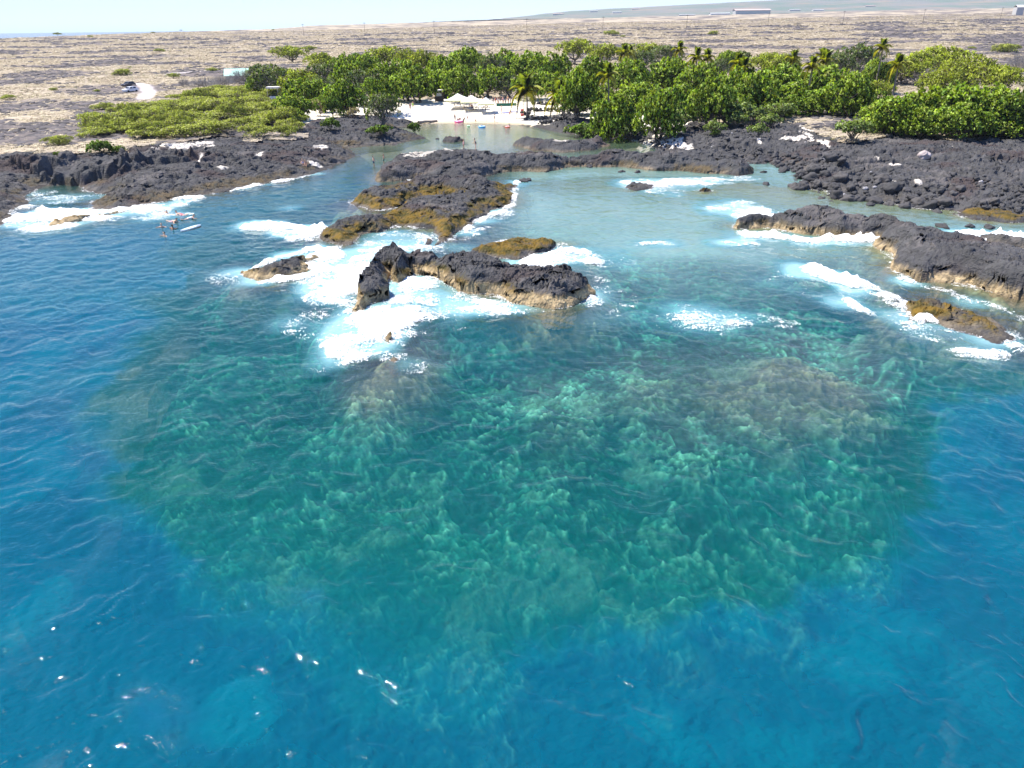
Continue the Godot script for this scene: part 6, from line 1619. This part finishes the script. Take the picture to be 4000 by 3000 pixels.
func person(kind: String, at: Vector3, turn: float, size: float, skin: Vector3, cloth: Vector3, wear: String, hairc: Vector3, label: String, group := "") -> void:
	if not pose_cache.has(kind):
		var q := pose(kind)
		pose_cache[kind] = {"body": blob_mesh(q.body, 0.034, 0.035), "shorts": blob_mesh(q.shorts, 0.04, 0.03), "suit": blob_mesh(q.suit, 0.04, 0.04), "hair": blob_mesh(q.hair, 0.035, 0.02)}
	var m: Dictionary = pose_cache[kind]
	var o := thing("person", label, "person", at, turn, group)
	o.scale = Vector3.ONE * size
	obj("body", m.body, mat(skin.x, skin.y, skin.z, 0.6), o)
	obj("hair", m.hair, mat(hairc.x, hairc.y, hairc.z, 0.7), o)
	if wear != "":
		obj("swimsuit" if wear == "suit" else "shorts", m[wear], mat(cloth.x, cloth.y, cloth.z, 0.8), o)

func top_of(x: float, z: float) -> float:
	# height of the rock or land under a point
	return maxf(land_h(x, z), 0.0)

func make_people() -> void:
	var tan_ := Vector3(0.42, 0.22, 0.14)
	var fair := Vector3(0.6, 0.36, 0.25)
	var brown := Vector3(0.25, 0.12, 0.07)
	var dark := Vector3(0.02, 0.015, 0.012)
	for q in PEOPLE:
		var y: float = q[2]
		if y > 90.0:
			y = land_h(q[0], q[1])
		var sk: Vector3 = [tan_, fair, brown][int(q[5])]
		person(q[3], Vector3(q[0], y, q[1]), q[4], q[6], sk, Vector3(q[7][0], q[7][1], q[7][2]), q[8], dark if q[9] == "" else Vector3(0.2, 0.13, 0.06), q[10], q[11])

# ---------------------------------------------------------------- made things
func box(st: SurfaceTool, lo: Vector3, hi: Vector3) -> void:
	var v: Array = []
	for i in 8:
		v.append(Vector3(hi.x if i & 1 else lo.x, hi.y if i & 2 else lo.y, hi.z if i & 4 else lo.z))
	for f in [[0, 2, 3, 1], [5, 7, 6, 4], [4, 6, 2, 0], [1, 3, 7, 5], [2, 6, 7, 3], [0, 1, 5, 4]]:
		for q in [f[0], f[1], f[2], f[0], f[2], f[3]]:
			st.add_vertex(v[q])

func boxes(list: Array) -> ArrayMesh:
	var st := SurfaceTool.new()
	st.begin(Mesh.PRIMITIVE_TRIANGLES)
	st.set_smooth_group(-1)
	for b in list:
		box(st, b[0], b[1])
	st.generate_normals()
	return st.commit()

func canopy(at: Vector3, turn: float, half: float, fabric: Vector3, trim: Vector3, label: String) -> void:
	var o := thing("beach_canopy", label, "canopy", at, turn)
	var st := SurfaceTool.new()
	st.begin(Mesh.PRIMITIVE_TRIANGLES)
	st.set_smooth_group(-1)
	var e := 2.15
	var p := Vector3(0, 3.5, 0)
	var c := [Vector3(-half, e, -half), Vector3(half, e, -half), Vector3(half, e, half), Vector3(-half, e, half)]
	for i in 4:
		var a: Vector3 = c[i]
		var b: Vector3 = c[(i + 1) % 4]
		var m := (a + b) * 0.5 + Vector3(0, -0.02, 0)
		var ha := a.lerp(p, 0.5) - Vector3(0, 0.09, 0)
		var hb := b.lerp(p, 0.5) - Vector3(0, 0.09, 0)
		for t in [a, m, ha, m, hb, ha, m, b, hb, ha, hb, p]:
			st.add_vertex(t)
	st.generate_normals()
	obj("roof", st.commit(), mat(fabric.x, fabric.y, fabric.z, 0.8), o)
	var v: Array = []
	for s in [-1.0, 1.0]:
		v.append([Vector3(-half, e - 0.28, s * half - 0.01), Vector3(half, e - 0.005, s * half + 0.01)])
		v.append([Vector3(s * half - 0.01, e - 0.28, -half + 0.02), Vector3(s * half + 0.01, e - 0.005, half - 0.02)])
	obj("valance", boxes(v), mat(trim.x, trim.y, trim.z, 0.8), o)
	for q in c:
		var l := obj("leg", boxes([[Vector3(-0.03, 0, -0.03), Vector3(0.03, e - 0.01, 0.03)]]), mat(0.35, 0.35, 0.36, 0.4), o)
		l.position = Vector3(q.x * 0.96, 0, q.z * 0.96)

func picnic_table(at: Vector3, turn: float, label: String) -> void:
	var o := thing("picnic_table", label, "table", at, turn, "picnic tables under the white canopies")
	var w := mat(0.12, 0.085, 0.06)
	for i in 4:
		obj("tabletop_board", boxes([[Vector3(-0.95, 0.72, -0.38 + i * 0.195), Vector3(0.95, 0.76, -0.2 + i * 0.195)]]), w, o)
	for s in [-1.0, 1.0]:
		obj("bench", boxes([[Vector3(-0.95, 0.42, s * 0.72 - 0.14), Vector3(0.95, 0.46, s * 0.72 + 0.14)]]), w, o)
		obj("leg", boxes([[Vector3(s * 0.7 - 0.04, 0.34, -0.8), Vector3(s * 0.7 + 0.04, 0.415, 0.8)], [Vector3(s * 0.7 - 0.04, 0, -0.55), Vector3(s * 0.7 + 0.04, 0.34, -0.45)], [Vector3(s * 0.7 - 0.04, 0, 0.45), Vector3(s * 0.7 + 0.04, 0.34, 0.55)], [Vector3(s * 0.7 - 0.04, 0.42, -0.1), Vector3(s * 0.7 + 0.04, 0.715, 0.1)]]), w, o)

func car(at: Vector3, turn: float, paint: Vector3, label: String, group := "") -> void:
	var o := thing("parked_car", label, "car", at, turn, group)
	var prof := [Vector2(-2.2, 0.35), Vector2(-2.25, 0.75), Vector2(-2.1, 0.95), Vector2(-1.2, 1.02), Vector2(-0.55, 1.5), Vector2(0.2, 1.58), Vector2(1.4, 1.54), Vector2(2.0, 1.05), Vector2(2.2, 0.95), Vector2(2.2, 0.4)]
	var st := SurfaceTool.new()
	st.begin(Mesh.PRIMITIVE_TRIANGLES)
	st.set_smooth_group(-1)
	var tri := Geometry2D.triangulate_polygon(PackedVector2Array(prof))
	var wd := func(q: Vector2) -> float: return 0.88 if q.y < 1.06 else 0.7
	for s in [-1.0, 1.0]:
		for t in range(0, tri.size(), 3):
			for k in 3:
				var q: Vector2 = prof[tri[t + k]]
				st.add_vertex(Vector3(q.x, q.y, s * wd.call(q)))
	for i in prof.size():
		var a: Vector2 = prof[i]
		var b: Vector2 = prof[(i + 1) % prof.size()]
		var wa: float = wd.call(a)
		var wb: float = wd.call(b)
		for q in [Vector3(a.x, a.y, -wa), Vector3(b.x, b.y, -wb), Vector3(b.x, b.y, wb), Vector3(a.x, a.y, -wa), Vector3(b.x, b.y, wb), Vector3(a.x, a.y, wa)]:
			st.add_vertex(q)
	st.generate_normals()
	var pm := mat(paint.x, paint.y, paint.z, 0.3)
	obj("body", st.commit(), pm, o)
	var glass := mat(0.02, 0.025, 0.03, 0.1)
	var wsh := SurfaceTool.new()
	wsh.begin(Mesh.PRIMITIVE_TRIANGLES)
	quad(wsh, Vector3(-1.14, 1.08, -0.74), Vector3(-0.6, 1.48, -0.66), Vector3(-0.6, 1.48, 0.66), Vector3(-1.14, 1.08, 0.74))
	wsh.generate_normals()
	var ws := obj("windscreen", wsh.commit(), glass, o)
	ws.position = Vector3(-0.02, 0.02, 0)
	for s in [-1.0, 1.0]:
		for w in [[-0.75, 0.3], [0.38, 1.45]]:
			var g := SurfaceTool.new()
			g.begin(Mesh.PRIMITIVE_TRIANGLES)
			quad(g, Vector3(w[0], 1.1, s * 0.875), Vector3(w[1], 1.1, s * 0.875), Vector3(w[1] - 0.1, 1.46, s * 0.745), Vector3(w[0] + 0.25, 1.46, s * 0.745))
			g.generate_normals()
			obj("window", g.commit(), glass, o)
		for x in [-1.35, 1.35]:
			var c := CylinderMesh.new()
			c.top_radius = 0.34
			c.bottom_radius = 0.34
			c.height = 0.22
			c.radial_segments = 16
			c.rings = 1
			var tw := obj("wheel", c, mat(0.02, 0.02, 0.02), o)
			tw.rotation.x = PI / 2.0
			tw.position = Vector3(x, 0.34, s * 0.8)
		obj("headlight", boxes([[Vector3(-2.27, 0.72, s * 0.62 - 0.16), Vector3(-2.2, 0.86, s * 0.62 + 0.16)]]), mat(0.7, 0.7, 0.72, 0.2), o)
		obj("tail_light", boxes([[Vector3(2.15, 0.75, s * 0.68 - 0.12), Vector3(2.23, 0.93, s * 0.68 + 0.12)]]), mat(0.4, 0.02, 0.02, 0.3), o)

func ring_float(at: Vector3, r: float, c1: Vector3, label: String) -> void:
	var o := thing("swim_ring", label, "float", at)
	var t := TorusMesh.new()
	t.inner_radius = r * 0.5
	t.outer_radius = r
	t.rings = 24
	t.ring_segments = 12
	obj("tube", t, mat(c1.x, c1.y, c1.z, 0.35), o)
	var b := TorusMesh.new()
	b.inner_radius = r * 0.62
	b.outer_radius = r * 0.9
	b.rings = 24
	b.ring_segments = 8
	var w := obj("stripe", b, mat(0.75, 0.7, 0.72, 0.4), o)
	w.position.y = r * 0.125

func make_things() -> void:
	for i in CANOPIES.size():
		var c: Array = CANOPIES[i]
		canopy(Vector3(c[0], land_h(c[0], c[1]), c[1]), 0.08 * i - 0.1, c[2], Vector3(0.78, 0.78, 0.72) if i < 2 else Vector3(0.6, 0.63, 0.64), Vector3(0.75, 0.72, 0.3), ["leftmost white peaked canopy with yellow trim on the beach", "middle white peaked canopy with yellow trim on the beach", "rightmost smaller greyish canopy with yellow trim on the beach"][i])
	for i in TABLES.size():
		picnic_table(Vector3(TABLES[i][0], land_h(TABLES[i][0], TABLES[i][1]), TABLES[i][1]), 0.3 * i, "%s brown wooden picnic table from left by the white canopies" % nth(i))
	# kiosk cart, sign hut, green barrier, mats, cooler, logs
	var k := KIOSK
	var o := thing("beach_kiosk", "white roofed dark kiosk cart under the trees left of the canopies", "kiosk", Vector3(k[0], land_h(k[0], k[1]), k[1]))
	obj("roof", boxes([[Vector3(-1.2, 2.5, -1.0), Vector3(1.2, 2.8, 1.0)]]), mat(0.75, 0.72, 0.7), o)
	obj("counter", boxes([[Vector3(-1.1, 0.0, -0.8), Vector3(1.1, 1.1, 0.8)]]), mat(0.06, 0.05, 0.045), o)
	obj("panel", boxes([[Vector3(-0.7, 1.25, 0.3), Vector3(0.7, 2.0, 0.36)]]), mat(0.6, 0.62, 0.62), o)
	for sx in [-1.0, 1.0]:
		for sz in [-0.8, 0.8]:
			obj("post", boxes([[Vector3(sx - 0.05, 1.1, sz - 0.05), Vector3(sx + 0.05, 2.5, sz + 0.05)]]), mat(0.1, 0.08, 0.06), o)
	k = HUT
	o = thing("shade_hut", "small white flat roofed shelter in a gap of the left trees", "shelter", Vector3(k[0], land_h(k[0], k[1]), k[1]))
	obj("roof", boxes([[Vector3(-1.6, 2.9, -1.2), Vector3(1.6, 3.3, 1.2)]]), mat(0.7, 0.64, 0.58), o)
	for sx in [-1.4, 1.4]:
		for sz in [-1.0, 1.0]:
			obj("post", boxes([[Vector3(sx - 0.07, 0, sz - 0.07), Vector3(sx + 0.07, 2.9, sz + 0.07)]]), mat(0.6, 0.5, 0.35), o)
	obj("counter", boxes([[Vector3(-1.0, 0, 0.4), Vector3(1.4, 1.0, 1.1)]]), mat(0.7, 0.72, 0.74), o)
	k = GREENROOF
	o = thing("house", "small house with pale green gable roof behind the left trees", "house", Vector3(k[0], land_h(k[0], k[1]), k[1]), 0.2)
	obj("wall", boxes([[Vector3(-3.5, 0, -2.6), Vector3(3.5, 2.6, 2.6)]]), mat(0.5, 0.5, 0.46), o)
	var st := SurfaceTool.new()
	st.begin(Mesh.PRIMITIVE_TRIANGLES)
	st.set_smooth_group(-1)
	for s in [-1.0, 1.0]:
		quad(st, Vector3(-4, 2.55, s * 3.2), Vector3(4, 2.55, s * 3.2), Vector3(4, 4.6, 0), Vector3(-4, 4.6, 0))
		for t in [Vector3(s * 3.5, 2.6, -2.6), Vector3(s * 3.5, 4.3, 0), Vector3(s * 3.5, 2.6, 2.6)]:
			st.set_uv(Vector2.ZERO)
			st.add_vertex(t)
	st.generate_normals()
	obj("roof", st.commit(), mat(0.36, 0.62, 0.52, 0.6), o)
	obj("window", boxes([[Vector3(-1.2, 1.0, 2.58), Vector3(0.2, 2.0, 2.63)]]), mat(0.05, 0.06, 0.07, 0.2), o)
	obj("door", boxes([[Vector3(1.2, 0.0, 2.58), Vector3(2.1, 2.05, 2.63)]]), mat(0.3, 0.25, 0.2), o)
	k = BARRIER
	o = thing("green_barrier", "low dark green fabric barrier in front of the beach crowd", "barrier", Vector3(k[0], land_h(k[0], k[1]), k[1]), 0.05)
	for i in 5:
		obj("panel", boxes([[Vector3(-2.5 + i, 0.02, -0.02), Vector3(-1.52 + i, 0.72, 0.02)]]), mat(0.015, 0.13, 0.085), o)
		obj("post", boxes([[Vector3(-2.52 + i, 0, -0.05), Vector3(-2.46 + i, 0.8, 0.05)]]), mat(0.02, 0.06, 0.05), o)
	for i in MATS.size():
		var b: Array = MATS[i]
		var m := obj("beach_mat", boxes([[Vector3(-0.95, 0.0, -0.35), Vector3(0.95, 0.07, 0.35)]]), mat(0.06, 0.1, 0.45))
		m.position = Vector3(b[0], land_h(b[0], b[1]) + 0.06, b[1])
		m.rotation.y = 0.2 - 0.5 * i
		tag(m, ["large blue mat lying on the white sand before the crowd", "small blue mat on the sand near the palm"][i], "mat")
	for i in 2:
		var c: Array = COOLERS[i]
		o = thing("cooler_box", ["red cooler box standing on the sand by the palm stones", "red bag leaning against the dark stones by the palm"][i], "cooler", Vector3(c[0], land_h(c[0], c[1]), c[1]), 0.4)
		obj("tub", boxes([[Vector3(-0.35, 0, -0.22), Vector3(0.35, 0.4, 0.22)]]), mat(0.5, 0.04, 0.04, 0.5), o)
		obj("lid", boxes([[Vector3(-0.37, 0.405, -0.24), Vector3(0.37, 0.48, 0.24)]]), mat(0.65, 0.3, 0.28, 0.5), o)
	for i in LOGS.size():
		var l: Array = LOGS[i]
		var a := Vector3(l[0], land_h(l[0], l[1]) + 0.25, l[1])
		var b := Vector3(l[2], land_h(l[2], l[3]) + 0.2, l[3])
		st = SurfaceTool.new()
		st.begin(Mesh.PRIMITIVE_TRIANGLES)
		tube(st, limb(Vector3.ZERO, b - a, 0.12, 7), 0.34, 0.2, 8)
		var lg := obj("driftwood_log", st.commit(), mat(0.22, 0.18, 0.15))
		lg.position = a
		tag(lg, ["grey driftwood log on the sand by the lagoon's left corner", "grey driftwood log beneath the half-bare grey tree"][i], "log")
	# floats and boards on the water
	for f in FLOATS:
		ring_float(Vector3(f[0], 0.1, f[1]), f[2], Vector3(f[3], f[4], f[5]), f[6])
	o = thing("paddle_board", "long white and pale green paddle board floating by the swimmers", "board", Vector3(BOARD[0], 0.08, BOARD[1]), BOARD[2])
	st = SurfaceTool.new()
	st.begin(Mesh.PRIMITIVE_TRIANGLES)
	var deck := SurfaceTool.new()
	deck.begin(Mesh.PRIMITIVE_TRIANGLES)
	for i in 16:
		var xa := -1.5 + 3.0 * i / 16.0
		var xb := -1.5 + 3.0 * (i + 1) / 16.0
		var wa := 0.36 * pow(maxf(0.0, 1.0 - pow(absf(xa / 1.5), 2.6)), 0.6)
		var wb := 0.36 * pow(maxf(0.0, 1.0 - pow(absf(xb / 1.5), 2.6)), 0.6)
		for s in [-1.0, 1.0]:
			quad(st, Vector3(xa, 0.05, s * wa), Vector3(xb, 0.05, s * wb), Vector3(xb, -0.06, s * wb * 0.8), Vector3(xa, -0.06, s * wa * 0.8))
		quad(st, Vector3(xa, 0.05, -wa), Vector3(xb, 0.05, -wb), Vector3(xb, 0.05, wb), Vector3(xa, 0.05, wa))
		if i > 3 and i < 12:
			quad(deck, Vector3(xa, 0.056, -wa * 0.6), Vector3(xb, 0.056, -wb * 0.6), Vector3(xb, 0.056, wb * 0.6), Vector3(xa, 0.056, wa * 0.6))
	st.generate_normals()
	deck.generate_normals()
	obj("hull", st.commit(), mat(0.8, 0.82, 0.8, 0.3), o)
	obj("deck_pad", deck.commit(), mat(0.55, 0.72, 0.62, 0.7), o)
	# cars and far buildings
	for c in CARS:
		car(Vector3(c[0], land_h(c[0], c[1]) + 0.05, c[1]), c[2], Vector3(c[3], c[4], c[5]), c[6])
	for i in POLES.size():
		var q: Array = POLES[i]
		o = thing("utility_pole", "%s wooden power pole from left on the dry plain" % nth(i), "pole", Vector3(q[0], land_h(q[0], q[1]) - 0.3, q[1]), 0.1, "power poles across the plain")
		st = SurfaceTool.new()
		st.begin(Mesh.PRIMITIVE_TRIANGLES)
		tube(st, [Vector3.ZERO, Vector3(q[3], q[2], 0)], 0.17, 0.12, 8)
		obj("shaft", st.commit(), mat(0.09, 0.075, 0.07), o)
		var arm := obj("crossarm", boxes([[Vector3(-1.5, -0.12, -0.1), Vector3(1.5, 0.12, 0.1)]]), mat(0.1, 0.08, 0.07), o)
		arm.position = Vector3(q[3] * 0.94, q[2] * 0.94, 0.15)
	for i in FARHOUSES.size():
		var q: Array = FARHOUSES[i]
		var y := far_ground(q[0], q[1])
		o = thing("warehouse" if q[2] > 60.0 else "far_house", q[5], "building", Vector3(q[0], y, q[1]), 0.0, "pale buildings on the far slope" if q[2] <= 60.0 else "")
		obj("wall", boxes([[Vector3(-q[2] / 2.0, -6, -q[4] / 2.0), Vector3(q[2] / 2.0, q[3], q[4] / 2.0)]]), mat(0.4, 0.4, 0.4) if i % 3 else mat(0.55, 0.55, 0.55), o)
		st = SurfaceTool.new()
		st.begin(Mesh.PRIMITIVE_TRIANGLES)
		st.set_smooth_group(-1)
		var r: float = q[3] * 0.3
		for s in [-1.0, 1.0]:
			quad(st, Vector3(-q[2] * 0.52, q[3], s * q[4] * 0.55), Vector3(q[2] * 0.52, q[3], s * q[4] * 0.55), Vector3(q[2] * 0.52, q[3] + r, 0), Vector3(-q[2] * 0.52, q[3] + r, 0))
		st.generate_normals()
		obj("roof", st.commit(), mat(0.5, 0.5, 0.5) if i % 3 != 1 else mat(0.5, 0.36, 0.32), o)

func far_ground(x: float, z: float) -> float:
	if z > -2250.0:
		return land_h(x, z)
	var u := x / -z
	var e := 0.0014 + 0.0125 * smoothstep(-0.14, 0.1, u) + 0.036 * maxf(0.0, u - 0.02)
	var rise := smoothstep(-2000.0, -5200.0, z)
	return 14.0 + e * -z * rise + 22.0 * smoothstep(-0.35, 0.0, u) * (1.0 - rise)


func _ready() -> void:
	rng.seed = 7
	var cam := Camera3D.new()
	cam.name = "camera"
	add_child(cam)
	cam.position = Vector3(0, 19.5, 0)
	cam.basis = Basis.from_euler(Vector3(deg_to_rad(-26.8613), 0, 0)) * Basis.from_euler(Vector3(0, 0, deg_to_rad(-0.6875)))
	cam.fov = 57.0
	cam.near = 0.3
	cam.far = 40000.0
	cam.current = true
	var e := Environment.new()
	e.background_mode = Environment.BG_SKY
	var sky := ProceduralSkyMaterial.new()
	sky.sky_top_color = Color(0.26, 0.47, 0.8)
	sky.sky_horizon_color = Color(0.92, 0.975, 1.0)
	sky.sky_curve = 0.11
	sky.ground_bottom_color = Color(0.1, 0.25, 0.4)
	sky.ground_horizon_color = Color(0.75, 0.86, 0.95)
	sky.sky_energy_multiplier = 0.85
	e.sky = Sky.new()
	e.sky.sky_material = sky
	e.tonemap_mode = Environment.TONE_MAPPER_LINEAR
	e.tonemap_exposure = 2.2
	e.sdfgi_enabled = true
	e.ssao_enabled = true
	e.ssil_enabled = true
	e.fog_enabled = true
	e.fog_light_color = Color(0.86, 0.93, 1.0)
	e.fog_density = 0.000055
	var we := WorldEnvironment.new()
	we.name = "world_environment"
	we.environment = e
	add_child(we)
	var sun := DirectionalLight3D.new()
	sun.name = "sun"
	sun.light_energy = 1.5
	sun.light_angular_distance = 0.5
	sun.light_color = Color(1.0, 0.97, 0.92)
	sun.shadow_enabled = true
	sun.rotation = Vector3(deg_to_rad(-62.0), deg_to_rad(180.0 + 70.0), 0)
	add_child(sun)
	make_fields()
	make_rocks()
	make_shore()
	make_plain()
	make_water()
	make_plants()
	make_palms()
	make_grass()
	make_boulders()
	make_things()
	make_people()
